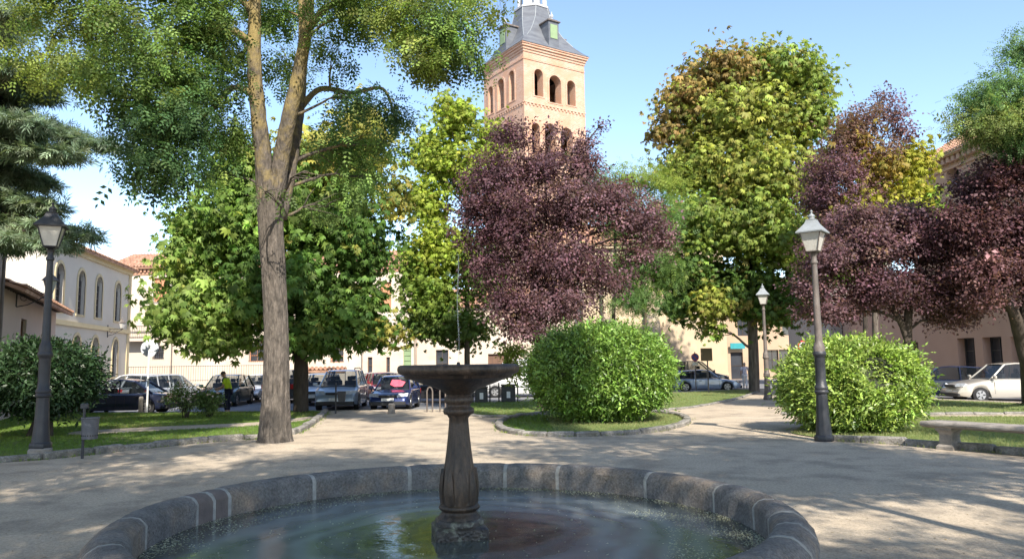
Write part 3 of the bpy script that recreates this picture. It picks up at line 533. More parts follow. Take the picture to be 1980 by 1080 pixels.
M['twigs'] = pm('inner_twigs', (.035, .045, .018), (.02, .022, .012), 14, .9, 1, 30)
PAL_L = [(.25, .345, .07), (.20, .30, .055), (.10, .17, .04)]
c1 = at(1161, 715, 22.6); bush('laurel_bush', 'big round clipped laurel bush on the kerbed island in the middle', (c1.x, 22.6, 1.43), (2.06, 1.9, 1.32), 6800, .108, 61, [(.16, .265, .05), (.23, .33, .06), (.09, .16, .04)], 'clipped laurel bushes')
c2 = at(1644, 740, 18.4); hp = at(1716, 712, 16.9)
bush('laurel_bush', 'light green laurel bush with a dark hole in it, behind the right lamp post', (c2.x, 18.4, 1.10), (1.55, 1.45, 1.05), 5200, .10, 62, PAL_L, 'clipped laurel bushes', hole=(Vector(hp) + Vector((0, -.05, 0)), .56))
c3 = at(85, 725, 20); lb = bush('laurel_tree', 'dark green rounded laurel on a short leaning stem behind the left lamp post', (c3.x, 20, 1.50), (1.28, 1.2, .93), 2400, .125, 63, [(.035, .07, .028), (.05, .095, .035)], shape=2.2)
mb = MB(); b0 = gY(64, 20); mb.tube([b0, b0 + Vector((.12, 0, .3)), Vector((c3.x - .1, 20, .7)), Vector((c3.x, 20, 1.2))], [.09, .08, .07, .05], 8); mb.tube([Vector((c3.x + .25, 20, 0)), Vector((c3.x + .15, 20.1, .9))], [.07, .05], 8); mb.build('trunk', M['bark_dark'], lb, world=True, smooth=True)
# rose bushes on the left lawn
for i, (px, py, Yr, rx, rz, lab) in enumerate([(360, 770, 26.2, .75, .62, 'loose rose bush in front of the dark sedan, widest of the two'), (405, 778, 26.6, .45, .55, 'smaller loose rose bush beside the worker, right of the wider one')]):
    c = at(px, py, Yr); rt = empty('rose_bush', (c.x, Yr, 0), 0, lab, 'bush', 'rose bushes on the left lawn')
    bl_ = [(Vector((c.x + dx * rx, Yr + dy * rx, c.z + dz * rz)), (rx * .5, rx * .5, rz * .5), 1, 0) for dx, dy, dz in ((-.6, 0, 0), (.5, .1, .2), (0, -.2, .4), (-.1, .3, -.3), (.3, -.2, -.3), (-.4, 0, .45))]
    foliage('foliage', rt, bl_, [(.12, .18, .06), (.22, .25, .10)], T_simple, 170, 12, .10, .075, 70 + i, power=.6)
    mb = MB(); rs = random.Random(i)
    for b_ in bl_:
        for k in range(3): mb.tube(curve_pts((c.x + rs.uniform(-.1, .1), Yr, 0), b_[0] + Vector((rs.uniform(-.2, .2), 0, rs.uniform(0, .5))), 4, .1, rs), [.014, .012, .01, .008, .004], 5)
    mb.build('stems', M['bark_dark'], rt, world=True)
    mb = MB()
    for k in range(14):
        b_ = bl_[rs.randint(0, 5)]; p = b_[0] + Vector((rs.uniform(-.3, .3), rs.uniform(-.4, -.1), rs.uniform(0, .35))); mb.lathe(p, [(.005, -.02), (.035, 0), (.04, .02), (.015, .035)], 7)
    mb.build('blossom', pm('rose_petal', (.6, .35, .3), (.7, .55, .5), 5, .6), rt, world=True)

# grass blades
def point_in(poly, x, y):
    c = np.zeros(len(x), bool); n = len(poly)
    for i in range(n):
        a = poly[i]; b = poly[i - 1]; cond = ((a.y > y) != (b.y > y)); c ^= cond & (x < (b.x - a.x) * (y - a.y) / ((b.y - a.y) or 1e-9) + a.x)
    return c
rs = np.random.RandomState(3); Ps = []; spec = [(lawn_l, 60000), (isl, 9000), (lawn_r, 22000), (b1, 16000), (lr2, 12000)]
for poly, n in spec:
    xs = [p.x for p in poly]; ys = [p.y for p in poly]; x = rs.uniform(max(min(xs), -24), min(max(xs), 24), n * 2); y = rs.uniform(min(ys), max(ys), n * 2)
    k = point_in(poly, x, y) & (y > 8) & ~point_in(strip, x, y); x, y = x[k][:n], y[k][:n]
    Ps.append(np.stack([x, y, np.full(len(x), .015)], 1))
for line, n in ((ll, 2600), (rl, 1400), (isl + [isl[0]], 2200)):
    a = rs.randint(0, len(line) - 1, n); a = a[(np.sin(a * 1.7) + rs.rand(len(a))) > .2]; n = len(a); t_ = rs.rand(n); q0 = np.array([[p.x, p.y] for p in line]); q = q0[a] + (q0[a + 1] - q0[a]) * t_[:, None] + rs.normal(size=(n, 2)) * .1
    Ps.append(np.stack([q[:, 0], q[:, 1], np.full(n, .004)], 1))
P = np.concatenate(Ps); n = len(P); A = rs.normal(size=(n, 3)) * np.array([1, 1, .08]); Nn = np.tile([0, 0, 1.], (n, 1)) + rs.normal(size=(n, 3)) * .15
dry = (np.sin(P[:, 0] * .9 + 2) * np.cos(P[:, 1] * .7) + rs.normal(size=n) * .5 > .9)[:, None]
C = np.where(dry, np.array([[.27, .27, .09]]), np.array([[.13, .235, .035]])) * np.exp(rs.normal(size=(n, 1)) * .25)
right = (P[:, 0] > 1)[:, None]; C = np.where(right, C * .35 + np.array([.20, .19, .10]), C * .8 + np.array([.04, .035, .015]))
tag(instance_mesh('grass', T_grass[0], T_grass[1], P, A, Nn, rs.uniform(.028, .068, n), C, M['leaf']), 'short green grass growing over the park lawns', kind='stuff')
# ------------------------------------------------------------------ FOUNTAIN
FX, FY, RO, RW, RH, WZ = -0.475, 6.7, 2.84, 0.33, 0.525, 0.262
fo = empty('fountain', (FX, FY, 0), 0, 'dark stone fountain with a wide bowl on a carved column in a round granite basin', 'fountain')
def rim_ang(px, py):
    g = gnd(px, py, RH); return math.degrees(math.atan2(g.y - FY, g.x - FX))
joints = [rim_ang(*p) for p in [(1568, 1010), (1512, 985), (1478, 962), (1388, 935), (1252, 912), (1077, 900), (976, 898), (795, 904), (620, 920), (478, 946), (450, 952), (425, 960), (325, 995), (243, 1045)]]
joints = [j + 360 if j < -90 else j for j in joints]
joints += [joints[-1] + 24 * k for k in range(1, 6)]
last = joints[0] + 360; rest = last - joints[-1]; k_ = max(1, round(rest / 24)); joints += [joints[-1] + rest * i / k_ for i in range(1, k_)] 
joints = sorted(joints); joints.append(joints[0] + 360)
prof = [(RO, -.05), (RO, .36), (RO - .012, .42), (RO - .06, .475), (RO - .13, RH - .004), (RO - .22, RH), (RO - .275, RH - .014), (RO - RW + .022, RH - .042), (RO - RW, RH - .075), (RO - RW, -.05)]
rr_ = random.Random(4)
def arc_stone(a0, a1, grow, mat, name):
    mb = MB(); n = max(2, int((a1 - a0) / 1.4)); vs = []; fs = []; m_ = len(prof); cx_ = RO - RW / 2; dz = rr_.uniform(-.004, .004)
    for i in range(n + 1):
        a = R(a0 + (a1 - a0) * i / n)
        for (r, z) in prof:
            e = 0
            if grow == 0 and i in (0, n): e = -.008
            r2 = cx_ + (r - cx_) * (1 + grow + e * 2) + rr_.uniform(-.005, .005); z2 = z + (grow * .3 + e if z > .3 else 0) + dz + rr_.uniform(-.002, .002)
            vs.append((r2 * math.cos(a), r2 * math.sin(a), z2))
    for i in range(n):
        for k in range(m_ - 1): fs.append((i * m_ + k, i * m_ + k + 1, (i + 1) * m_ + k + 1, (i + 1) * m_ + k))
    fs += [tuple(range(m_)), tuple(range(n * m_, (n + 1) * m_))[::-1]]
    mb.add(vs, fs); return mb.build(name, mat, fo, smooth=True, fixn=True)
for i in range(len(joints) - 1):
    a0, a1 = joints[i], joints[i + 1]; short = (a1 - a0) < 8 and a0 > 90
    arc_stone(a0 + .5, a1 - .5, 0, M['granite_brown'] if short else M['granite'], 'basin_stone')
    arc_stone(a0 - .51, a0 + .51, -.025, M['mortar'], 'mortar_joint')
mb = MB(); mb.lathe((0, 0, 0), [(RO - RW + .02, -.4), (RO - RW + .03, -.38)], 64); mb.build('basin_floor', M['fstone_moss'], fo)
# column
Zt = lambda y: 1.7 - 6.7 * math.tan(math.atan((y - 540) / FPX) - R(PITCH))
cp = [(.185, .41), (.180, .425), (.160, .445), (.148, .46), (.148, .478), (.164, .482), (.174, .494), (.174, .510), (.164, .522), (.148, .526), (.146, Zt(970)), (.150, Zt(965)), (.152, Zt(950)), (.151, Zt(938)), (.147, Zt(925)), (.138, Zt(910)), (.122, Zt(892)), (.108, Zt(868)), (.096, Zt(843)), (.086, Zt(818)), (.083, Zt(806)), (.096, Zt(802)), (.098, Zt(800)), (.126, Zt(798)), (.134, Zt(793)), (.13, Zt(787)), (.104, Zt(784)), (.10, Zt(779)), (.118, Zt(776)), (.124, Zt(771)), (.118, Zt(765)), (.10, Zt(762)), (.098, Zt(758))]
mb = MB(); n = 72; vs = []; fs = []
for (r, z) in cp:
    for k in range(n):
        a = 2 * PI * k / n; rr = r
        t = (z - Zt(975)) / (Zt(806) - Zt(975))
        if 0.03 < t < .98:
            leaf = max(0, min(1, (.42 - t) / .12)); f8 = abs(math.cos(a * 4)); f16 = .5 + .5 * math.cos(a * 16)
            rr = r * (1 - leaf * (.13 * (1 - f8) ** 1.2 + .03 * (f8 > .93)) - (1 - leaf) * .05 * f16 + leaf * .03)
        vs.append((rr * math.cos(a), rr * math.sin(a), z))
for i in range(len(cp) - 1):
    for k in range(n): l = (k + 1) % n; fs.append((i * n + k, i * n + l, (i + 1) * n + l, (i + 1) * n + k))
mb.add(vs, fs); colm = mb.build('column', M['fstone'], fo, smooth='all')
mb = MB()                                             # carved leaves round the foot of the shaft
for k in range(8):
    a = 2 * PI * k / 8 + .2; ca, sa = math.cos(a), math.sin(a); tr = Vector((-sa, ca, 0)); rd = Vector((ca, sa, 0)); vs = []
    for (z, w_, r_) in ((Zt(974), .045, .150), (Zt(955), .055, .160), (Zt(935), .052, .161), (Zt(918), .036, .152), (Zt(902), .012, .142)):
        vs += [rd * (r_ - .012) - tr * w_ + Vector((0, 0, z)), rd * (r_ + .010) + Vector((0, 0, z)), rd * (r_ - .012) + tr * w_ + Vector((0, 0, z))]
    mb.add(vs, [(i * 3 + j, i * 3 + j + 1, i * 3 + j + 4, i * 3 + j + 3) for i in range(4) for j in (0, 1)])
mb.build('carved_leaf_ring', M['fstone'], fo, smooth='all')
mb = MB(); rz_ = R(11)
mb.lathe((0, 0, 0), [(.212, .33), (.215, .352), (.215, .392), (.205, .408), (.18, .418)], 8, rz=rz_ + R(22.5))
mb.box((0, 0, .175), (.44, .44, .37), rz_, bev=.018)
mb.build('plinth', M['fstone_moss'], fo, smooth=True)
bp_ = [(.095, Zt(761)), (.13, Zt(757)), (.155, Zt(752)), (.21, Zt(747)), (.29, Zt(741)), (.36, Zt(735)), (.41, Zt(731)), (.45, Zt(729)), (.462, Zt(728)), (.466, Zt(724)), (.49, Zt(721.5)), (.515, Zt(719)), (.526, Zt(714)), (.526, Zt(709)), (.518, Zt(705)), (.50, Zt(703)), (.47, Zt(702.6)), (.45, Zt(704)), (.43, Zt(708)), (.3, Zt(718)), (.1, Zt(722))]
mb = MB(); mb.lathe((0, 0, 0), bp_, 64); mb.build('bowl', M['fstone'], fo, smooth='all')
mb = MB(); mb.lathe((0, 0, 0), [(.03, Zt(723)), (.03, Zt(712)), (.018, Zt(704)), (.012, Zt(698))], 10); mb.build('spout', M['black_iron'], fo, smooth='all')
# water jet
m, t, b = newmat('water_jet'); b.inputs['Base Color'].default_value = (.85, .88, .9, 1); b.inputs['Roughness'].default_value = .15
tr = t.nodes.new('ShaderNodeBsdfTransparent'); mx = t.nodes.new('ShaderNodeMixShader'); mx.inputs[0].default_value = .86; t.links.new(b.outputs[0], mx.inputs[1]); t.links.new(tr.outputs[0], mx.inputs[2]); t.links.new(mx.outputs[0], t.nodes['Material Output'].inputs['Surface'])
mb = MB(); rs2 = random.Random(6); top = Zt(478)
mb.tube([(FX + .006 * math.sin(z_ * 9), FY, Zt(700) + z_) for z_ in [i * .05 for i in range(int((top - Zt(700)) / .05))]], [.0045 + .002 * rs2.random() for i in range(int((top - Zt(700)) / .05))], 6)
for k in range(50): 
    c = (FX + rs2.gauss(0, .018), FY + rs2.gauss(0, .018), rs2.uniform(Zt(700), top)); mb.lathe(c, [(.0005, -.005), (.004, 0), (.0005, .006)], 5)
tag(mb.build('water_jet', m, smooth='all'), 'thin vertical jet of water rising from the fountain bowl', 'water jet')
# water surface with ripples and a skin of scum
def water_mat():
    m, t, b = newmat('fountain_water'); N = t.nodes.new; L = t.links.new
    tc = N('ShaderNodeTexCoord'); mp = N('ShaderNodeMapping'); L(tc.outputs['Object'], mp.inputs[0])
    nz = N('ShaderNodeTexNoise'); nz.inputs['Scale'].default_value = 1.1; nz.inputs['Detail'].default_value = 3; nz.inputs['Distortion'].default_value = 1.2; L(mp.outputs[0], nz.inputs['Vector'])
    # swirl rings : wave on distance from column
    sub = N('ShaderNodeVectorMath'); sub.operation = 'SUBTRACT'; sub.inputs[1].default_value = (0, 0, 0); L(mp.outputs[0], sub.inputs[0])
    ln = N('ShaderNodeVectorMath'); ln.operation = 'LENGTH'; L(sub.outputs[0], ln.inputs[0])
    wv = N('ShaderNodeTexWave'); wv.wave_type = 'RINGS'; wv.rings_direction = 'Z'; wv.inputs['Scale'].default_value = .9; wv.inputs['Distortion'].default_value = 11; wv.inputs['Detail'].default_value = 3; wv.inputs['Detail Scale'].default_value = .8; L(mp.outputs[0], wv.inputs['Vector'])
    ramp = N('ShaderNodeValToRGB'); e = ramp.color_ramp.elements; e[0].position = .27; e[0].color = (.22, .22, .22, 1); e[1].position = .5; e[1].color = (1, 1, 1, 1)
    e2 = ramp.color_ramp.elements.new(.80); e2.color = (.75, .75, .75, 1); e3 = ramp.color_ramp.elements.new(.93); e3.color = (.12, .12, .12, 1)
    dv = N('ShaderNodeMath'); dv.operation = 'MULTIPLY_ADD'; dv.inputs[1].default_value = .39; dv.inputs[2].default_value = -.10; L(ln.outputs['Value'], dv.inputs[0])
    ad = N('ShaderNodeMath'); ad.operation = 'MULTIPLY_ADD'; ad.inputs[1].default_value = .22; L(nz.outputs['Fac'], ad.inputs[0]); L(dv.outputs[0], ad.inputs[2]); L(ad.outputs[0], ramp.inputs[0])
    wr = N('ShaderNodeMath'); wr.operation = 'MULTIPLY_ADD'; wr.inputs[1].default_value = .35; wr.inputs[2].default_value = .65; L(wv.outputs['Fac'], wr.inputs[0])
    mu = N('ShaderNodeMath'); mu.operation = 'MULTIPLY'; L(ramp.outputs[0], mu.inputs[0]); L(wr.outputs[0], mu.inputs[1])
    m2 = N('ShaderNodeMath'); m2.operation = 'MULTIPLY'; m2.inputs[1].default_value = .84; L(mu.outputs[0], m2.inputs[0])
    b.inputs['Base Color'].default_value = (.022, .028, .014, 1); b.inputs['Roughness'].default_value = .035; b.inputs['IOR'].default_value = 1.5; b.inputs['Specular IOR Level'].default_value = .9
    n2 = N('ShaderNodeTexNoise'); n2.inputs['Scale'].default_value = 9; n2.inputs['Detail'].default_value = 3; L(mp.outputs[0], n2.inputs['Vector'])
    bp = N('ShaderNodeBump'); bp.inputs['Strength'].default_value = .18; bp.inputs['Distance'].default_value = .012; L(n2.outputs['Fac'], bp.inputs['Height'])
    b2 = N('ShaderNodeBump'); b2.inputs['Strength'].default_value = .06; b2.inputs['Distance'].default_value = .02; L(wv.outputs['Fac'], b2.inputs['Height']); L(bp.outputs[0], b2.inputs['Normal']); L(b2.outputs[0], b.inputs['Normal'])
    sb = N('ShaderNodeBsdfPrincipled'); sb.inputs['Base Color'].default_value = (.27, .32, .34, 1); sb.inputs['Roughness'].default_value = .22; sb.inputs['Specular IOR Level'].default_value = .6
    mx = N('ShaderNodeMixShader'); L(m2.outputs[0], mx.inputs[0]); L(b.outputs[0], mx.inputs[1]); L(sb.outputs[0], mx.inputs[2]); L(mx.outputs[0], t.nodes['Material Output'].inputs['Surface'])
    return m
mb = MB(); mb.add([((RO - RW + .02) * math.cos(2 * PI * k / 96), (RO - RW + .02) * math.sin(2 * PI * k / 96), 0) for k in range(96)], [tuple(range(96))])
wo = mb.build('water', water_mat()); wo.location = (FX, FY, WZ); tag(wo, kind='structure')
rs = np.random.RandomState(9); n = 110000; r = (RO - RW) * np.sqrt(rs.rand(n)); th = rs.rand(n) * 2 * PI
keep = (rs.rand(n) < .008 + .98 * np.clip((r - 2.2) / .33, 0, 1) ** 1.6) | ((r > 1.75) & (np.cos(th - R(-6)) > .80) & (rs.rand(n) < .22)) | ((r > 2.0) & (np.cos(th - R(165)) > .75) & (rs.rand(n) < .15))
lump = np.sin(r * 9 + 3 * np.sin(th * 3)) + np.sin(th * 17 + r * 4); keep &= rs.rand(n) < np.clip(.5 + .35 * lump, .1, 1)
r = r[keep]; th = th[keep]; n = len(r); P = np.stack([FX + r * np.cos(th), FY + r * np.sin(th), np.full(n, WZ + .004)], 1); A = rs.normal(size=(n, 3)) * np.array([1, 1, .02])
C = np.array([[.62, .62, .50]]) * np.exp(rs.normal(size=(n, 1)) * .25)
T_speck = template([[(0, -.4, 0), (.5, -.3, .02), (.9, .2, 0), (.2, .5, .02)]])
tag(instance_mesh('petals', T_speck[0], T_speck[1], P, A, np.tile([0, 0, 1.], (n, 1)), rs.uniform(.007, .021, n), C, M['leaf']), 'pale fallen petals and pollen floating along the basin edge', kind='stuff')
# litter on the path
rs = np.random.RandomState(12); n = 9000; P = np.stack([rs.uniform(-14, 14, n), rs.uniform(3.5, 30, n), np.full(n, .006)], 1); k = (np.hypot(P[:, 0] - FX, P[:, 1] - FY) > 3); P = P[k]; n = len(P)
C = np.array([[.20, .14, .07]]) * np.exp(rs.normal(size=(n, 1)) * .5)
tag(instance_mesh('leaf_litter', T_simple[0], T_simple[1], P, rs.normal(size=(n, 3)) * np.array([1, 1, .05]), np.tile([0, 0, 1.], (n, 1)), rs.uniform(.012, .04, n), C, M['leaf']), 'small dry leaves and grit scattered on the sandy path', kind='stuff')

# ------------------------------------------------------------------ STREET LAMPS
def street_lamp(label, base, mats, rz=0, Hs=1.0, plinth=None, group='cast iron lantern posts'):
    iron_lo, iron_hi, cap = mats; rt = empty('street_lamp', base, rz, label, 'street lamp', group)
    z0 = 0
    if plinth: mb = MB(); mb.box((0, 0, .09), (.40, .40, .24), .1, bev=.03); mb.build('plinth', plinth, rt); z0 = .19
    mb = MB(); mb.lathe((0, 0, z0), [(.19, 0), (.20, .03), (.20, .09), (.185, .12), (.17, .13)], 8, rz=R(22.5))
    P = [(.165, .12), (.16, .2), (.135, .45), (.125, .7), (.115, .95), (.115, 1.0)]
    mb.lathe((0, 0, z0), P, 32, flute=8, fz=(.18, .95, .08)); 
    mb.lathe((0, 0, z0), [(.115, .98), (.14, 1.0), (.145, 1.03), (.125, 1.06), (.14, 1.10), (.135, 1.13), (.11, 1.16), (.105, 1.3), (.105, 1.72), (.11, 1.76), (.135, 1.79), (.14, 1.83), (.12, 1.87)], 24, flute=12, fz=(1.2, 1.74, .06))
    mb.build('post_base', iron_lo, rt, smooth=True)
    top = 3.95 * Hs
    mb = MB(); mb.lathe((0, 0, z0), [(.12, 1.86), (.118, 1.95), (.10, 2.03), (.085, 2.06), (.08, 2.1), (.072, 2.6), (.058, top - .32), (.056, top - .22), (.075, top - .20), (.078, top - .16), (.058, top - .13), (.055, top - .05), (.07, top - .02), (.085, top)], 20); mb.build('post', iron_hi, rt, smooth=True)
    b, tt, h = .115, .215, .40; zb = z0 + top + .06; mb = MB()
    mb.lathe((0, 0, zb - .07), [(.05, 0), (.06, .02), (.14, .055), (.165, .07)], 4, rz=R(45))
    for sx, sy in ((1, 1), (-1, 1), (-1, -1), (1, -1)): mb.tube([(sx * b, sy * b, zb), (sx * tt, sy * tt, zb + h)], .012, 4)
    for q, zz in ((b, zb), (tt, zb + h)):
        for k in range(4):
            a = [(1, 1), (-1, 1), (-1, -1), (1, -1)]; mb.tube([(a[k][0] * q, a[k][1] * q, zz), (a[(k + 1) % 4][0] * q, a[(k + 1) % 4][1] * q, zz)], .014, 4)
    fr = mb.build('lantern_frame', iron_hi if cap is M['lamp_cap'] else iron_lo, rt)
    mb = MB(); q1, q2 = b - .008, tt - .010; mb.add([(-q1, -q1, zb), (q1, -q1, zb), (q1, q1, zb), (-q1, q1, zb), (-q2, -q2, zb + h), (q2, -q2, zb + h), (q2, q2, zb + h), (-q2, q2, zb + h)], [(0, 1, 5, 4), (1, 2, 6, 5), (2, 3, 7, 6), (3, 0, 4, 7), (0, 3, 2, 1)]); mb.build('lantern_glass', M['lamp_glass'], fr)
    mb = MB(); z2 = zb + h; s2 = math.sqrt(2)
    mb.lathe((0, 0, z2), [(.275 * s2, -.01), (.28 * s2, .015), (.20 * s2, .11), (.13 * s2, .20), (.10 * s2, .265), (.105 * s2, .285), (.07 * s2, .30)], 4, rz=R(45))
    mb.lathe((0, 0, z2), [(.06, .29), (.06, .35), (.075, .36), (.06, .39), (.02, .42), (.018, .45), (.03, .47), (.012, .50)], 10)
    mb.build('lantern_cap', cap, rt); return rt
g = gnd(1594, 852); street_lamp('tallest looking lamp post, grey brown with pale lantern cap, in front of the right laurel', g, (M['black_iron'], M['grey_iron'], M['lamp_cap']), R(-38), 1.0)
g = gnd(77, 886); street_lamp('black lamp post on a pale stone plinth before the dark laurel tree', g, (M['black_iron'], M['black_iron'], M['black_iron']), R(22), .985, M['bench'])
g = gnd(1475, 771); g.y *= .98; street_lamp('small looking pale grey lamp post far down the path between the two laurels', g, (M['grey_iron'], M['grey_iron'], M['lamp_cap']), R(-20), 1.03)

# ------------------------------------------------------------------ BENCH, BINS, SIGNS
bl_, br_ = gnd(1838, 868), gnd(2115, 893)
bd = (br_ - bl_).normalized(); ba = math.atan2(bd.y, bd.x); mid = (bl_ + br_) / 2; bench = empty('stone_bench', mid, ba, 'heavy stone bench with rounded slab at the right edge of the path', 'bench'); Lh = (br_ - bl_).length / 2 + .42
mb = MB(); pr = [(-.24, .42), (-.265, .44), (-.27, .47), (-.255, .50), (-.22, .515), (.22, .515), (.255, .50), (.27, .47), (.265, .44), (.24, .42), (.18, .395), (-.18, .395)]; nn = 30; vs = []; fs = []; rs2 = random.Random(3)
for i in range(nn + 1):
    for (y, z) in pr: e = .9 if i in (0, nn) else 1; vs.append((-Lh + 2 * Lh * i / nn, y * e + rs2.uniform(-.004, .004), .455 + (z - .455) * e + rs2.uniform(-.003, .003)))
k = len(pr)
for i in range(nn):
    for j in range(k): l = (j + 1) % k; fs.append((i * k + j, i * k + l, (i + 1) * k + l, (i + 1) * k + j))
fs += [tuple(range(k)), tuple(range(nn * k, (nn + 1) * k))[::-1]]; mb.add(vs, fs); mb.build('seat', M['bench'], bench, smooth=True, fixn=True)
for sx in (-1, 1):
    mb = MB(); x = sx * (Lh - .42); sec = [(.16, .20, -.02), (.155, .195, .06), (.125, .16, .10), (.115, .15, .16), (.11, .14, .28), (.125, .17, .33), (.15, .20, .36), (.155, .21, .41)]; vs = []
    for (a, b, z) in sec: vs += [(x - a, -b, z), (x + a, -b, z), (x + a, b, z), (x - a, b, z)]
    mb.add(vs, [(i * 4 + j, i * 4 + (j + 1) % 4, (i + 1) * 4 + (j + 1) % 4, (i + 1) * 4 + j) for i in range(len(sec) - 1) for j in range(4)]); mb.build('leg', M['bench'], bench, fixn=True)
# litter bin left
M['bin'] = pm('grey_bin', (.12, .12, .13), (.08, .08, .09), 7, .55, .3, 30, c3=(.24, .24, .24), s3=5, t3=.66)
g = gnd(159, 886); lbn = empty('litter_bin', g, .25, 'grey perforated metal litter bin on a post beside the left lamp post', 'litter bin')
mb = MB(); mb.tube([(0, .0, -.05), (0, 0, 1.02)], .028, 8); mb.box((0, 0, 1.0), (.14, .06, .10), bev=.01); mb.build('post', M['black_iron'], lbn)
mb = MB(); mb.lathe((.12, -.03, 0), [(.135, .37), (.14, .375), (.155, .75), (.165, .76), (.165, .785), (.15, .785), (.145, .5)], 20)
for k in range(20): a = 2 * PI * k / 20; mb.box((.12 + .1435 * math.cos(a), -.03 + .1435 * math.sin(a), .44), (.008, .014, .028), a, mi=1)
mb.build('bin', [M['bin'], M['dark_in']], lbn, smooth=True)
M['sign_back'] = pm('sign_back', (.55, .58, .62), (.48, .5, .54), 4, .45)
# round sign seen from behind, bollards
g = gnd(284, 797); sg = empty('road_sign', g, .1, 'round sign seen from behind, white disc on a white pole by the dark sedan', 'road sign')
zc = at(284, 673, g.y).z; mb = MB(); mb.tube([(0, 0, 0), (0, 0, zc + .33)], .035, 10); mb.build('pole', M['white_paint'], sg, smooth=True)
mb = MB(); mb.tube([(0, .04, zc), (0, .055, zc)], [.34, .34], 32); mb.box((0, .036, zc + .12), (.3, .02, .03)); mb.box((0, .036, zc - .12), (.3, .02, .03)); mb.build('disc', M['sign_back'], sg)
def bollard(name, px, py, h, r, m, lab, grp=None, z=0):
    g = gnd(px, py, z); mb = MB(); mb.lathe((0, 0, 0), [(r * 1.05, -.03), (r, .05), (r * .92, h * .75), (r * .98, h * .8), (r * .95, h * .93), (r * .6, h)], 12); o = mb.build(name, m, smooth=True); o.location = g; tag(o, lab, 'bollard', grp)
bollard('bollard', 272, 797, .62, .09, M['bench'], 'stone bollard beside the white pole of the round sign')
bollard('bollard', 757, 799, .36, .13, M['bench'], 'stubby stone bollard in front of the small dark blue car')
bollard('bollard', 1325, 750, .7, .07, M['black_iron'], 'short black bollard in front of the silver hatchback behind the round bush')
# litter bin on thin post before the grey MPV
g = gnd(649, 799); pb = empty('litter_bin', g, .1, 'dark square litter bin hung on a thin post in front of the grey people carrier', 'litter bin'); mb = MB(); mb.tube([(0, 0, 0), (0, 0, 1.1)], .03, 8); mb.build('post', M['black_iron'], pb)
mb = MB(); vs = []; 
for (a, b, z) in ((.11, .10, .42), (.145, .13, .78), (.15, .135, .80)): vs += [(.21 - a, -b, z), (.21 + a, -b, z), (.21 + a, b, z), (.21 - a, b, z)]
mb.add(vs, [(0, 3, 2, 1), (8, 9, 10, 11)] + [(i * 4 + j, i * 4 + (j + 1) % 4, (i + 1) * 4 + (j + 1) % 4, (i + 1) * 4 + j) for i in range(2) for j in range(4)]); mb.box((.05, 0, .7), (.08, .03, .04)); mb.build('bin', M['black_iron'], pb)
# hoop stand right of the blue car
for px, lab in ((831, 'metal hoop stand next to the small dark blue car, left one of two'), (856, 'metal hoop stand half behind the fountain column')):
    g = gnd(px, 796); mb = MB(); mb.tube([(-.10, 0, 0), (-.10, 0, .75), (-.06, 0, .86), (0, 0, .9), (.06, 0, .86), (.10, 0, .75), (.10, 0, 0)], .028, 8); o = mb.build('bike_stand', M['grey_iron'], smooth=True); o.location = g; tag(o, lab, 'bike stand')
# recycling bins
for px, py, s, lab in ((931, 778, .9, 'dark green slatted bin just right of the fountain column'), (983, 777, 1.0, 'black bin with pale notice between two posts, left of the round bush')):
    g = gnd(px, py); rt = empty('park_bin', g, .05, lab, 'bin'); mb = MB(); mb.box((0, 0, .36 * s), (.62 * s, .4, .72 * s), bev=.03); mb.build('body', M['black_iron'], rt)
    mb = MB(); mb.box((0, 0, .76 * s), (.66 * s, .44, .08), bev=.02); mb.build('lid', M['grey_iron'], rt)
    mb = MB(); mb.box((0, -.206, .34 * s), (.16, .012, .28)); mb.build('notice', M['white_paint'], rt)
    mb = MB()
    for sx in (-1, 1): mb.tube([(sx * .42 * s, 0, 0), (sx * .42 * s, 0, .86 * s)], .03, 6); 
    mb.tube([(-.7 * s, .02, .66 * s), (.9 * s, .02, .66 * s)], .015, 5); mb.build('rail', M['black_iron'], rt)
# signs right of the round bush
M['sign_blue'] = pm('sign_blue', (.05, .09, .36), None, 5, .4); M['sign_red'] = pm('sign_red', (.55, .03, .03), None, 5, .4); M['sign_brown'] = pm('sign_brown', (.16, .11, .06), (.11, .08, .05), 5, .6); M['teal'] = pm('teal', (.03, .26, .29), None, 5, .5)
def disc(mb, c, r, th=.02, mi=0, n=28): mb.tube([(c[0], c[1] + th / 2, c[2]), (c[0], c[1] - th / 2, c[2])], [r, r], n, mi)
Y = 45; g = gY(1344, Y); g.z = ST; rt = empty('road_sign', g, 0, 'round blue and red no parking sign behind the silver hatchback', 'road sign'); z = at(1344, 690, Y).z - ST
mb = MB(); mb.tube([(0, 0, 0), (0, 0, z + .3)], .03, 8); mb.build('pole', M['grey_iron'], rt)
mb = MB(); disc(mb, (0, -.045, z), .225, .02, 0); disc(mb, (0, -.058, z), .185, .012, 1); mb.box((0, -.067, z), (.36, .006, .045), mi=0, tilt=(0, R(45), 0)); mb.build('disc', [M['sign_red'], M['sign_blue']], rt)
mb = MB(); mb.box((0, -.045, z - .38), (.32, .02, .16)); mb.build('plate', M['white_paint'], rt)
Y = 41.5; g = gY(1368, Y); rt = empty('information_sign', g, 0, 'square brown sign on a dark post in front of the silver hatchback', 'sign'); z = at(1366, 685, Y).z
mb = MB(); mb.tube([(0, 0, 0), (0, 0, z)], .035, 8); mb.build('post', M['black_iron'], rt); mb = MB(); mb.box((-.05, -.05, z), (.62, .03, .68), bev=.008); mb.build('board', M['sign_brown'], rt)
Y = 52; g = gY(1554, Y); g.z = ST; rt = empty('road_sign', g, 0, 'round red rimmed white sign over the left of the right laurel bush', 'road sign'); z = at(1554, 668, Y).z - ST
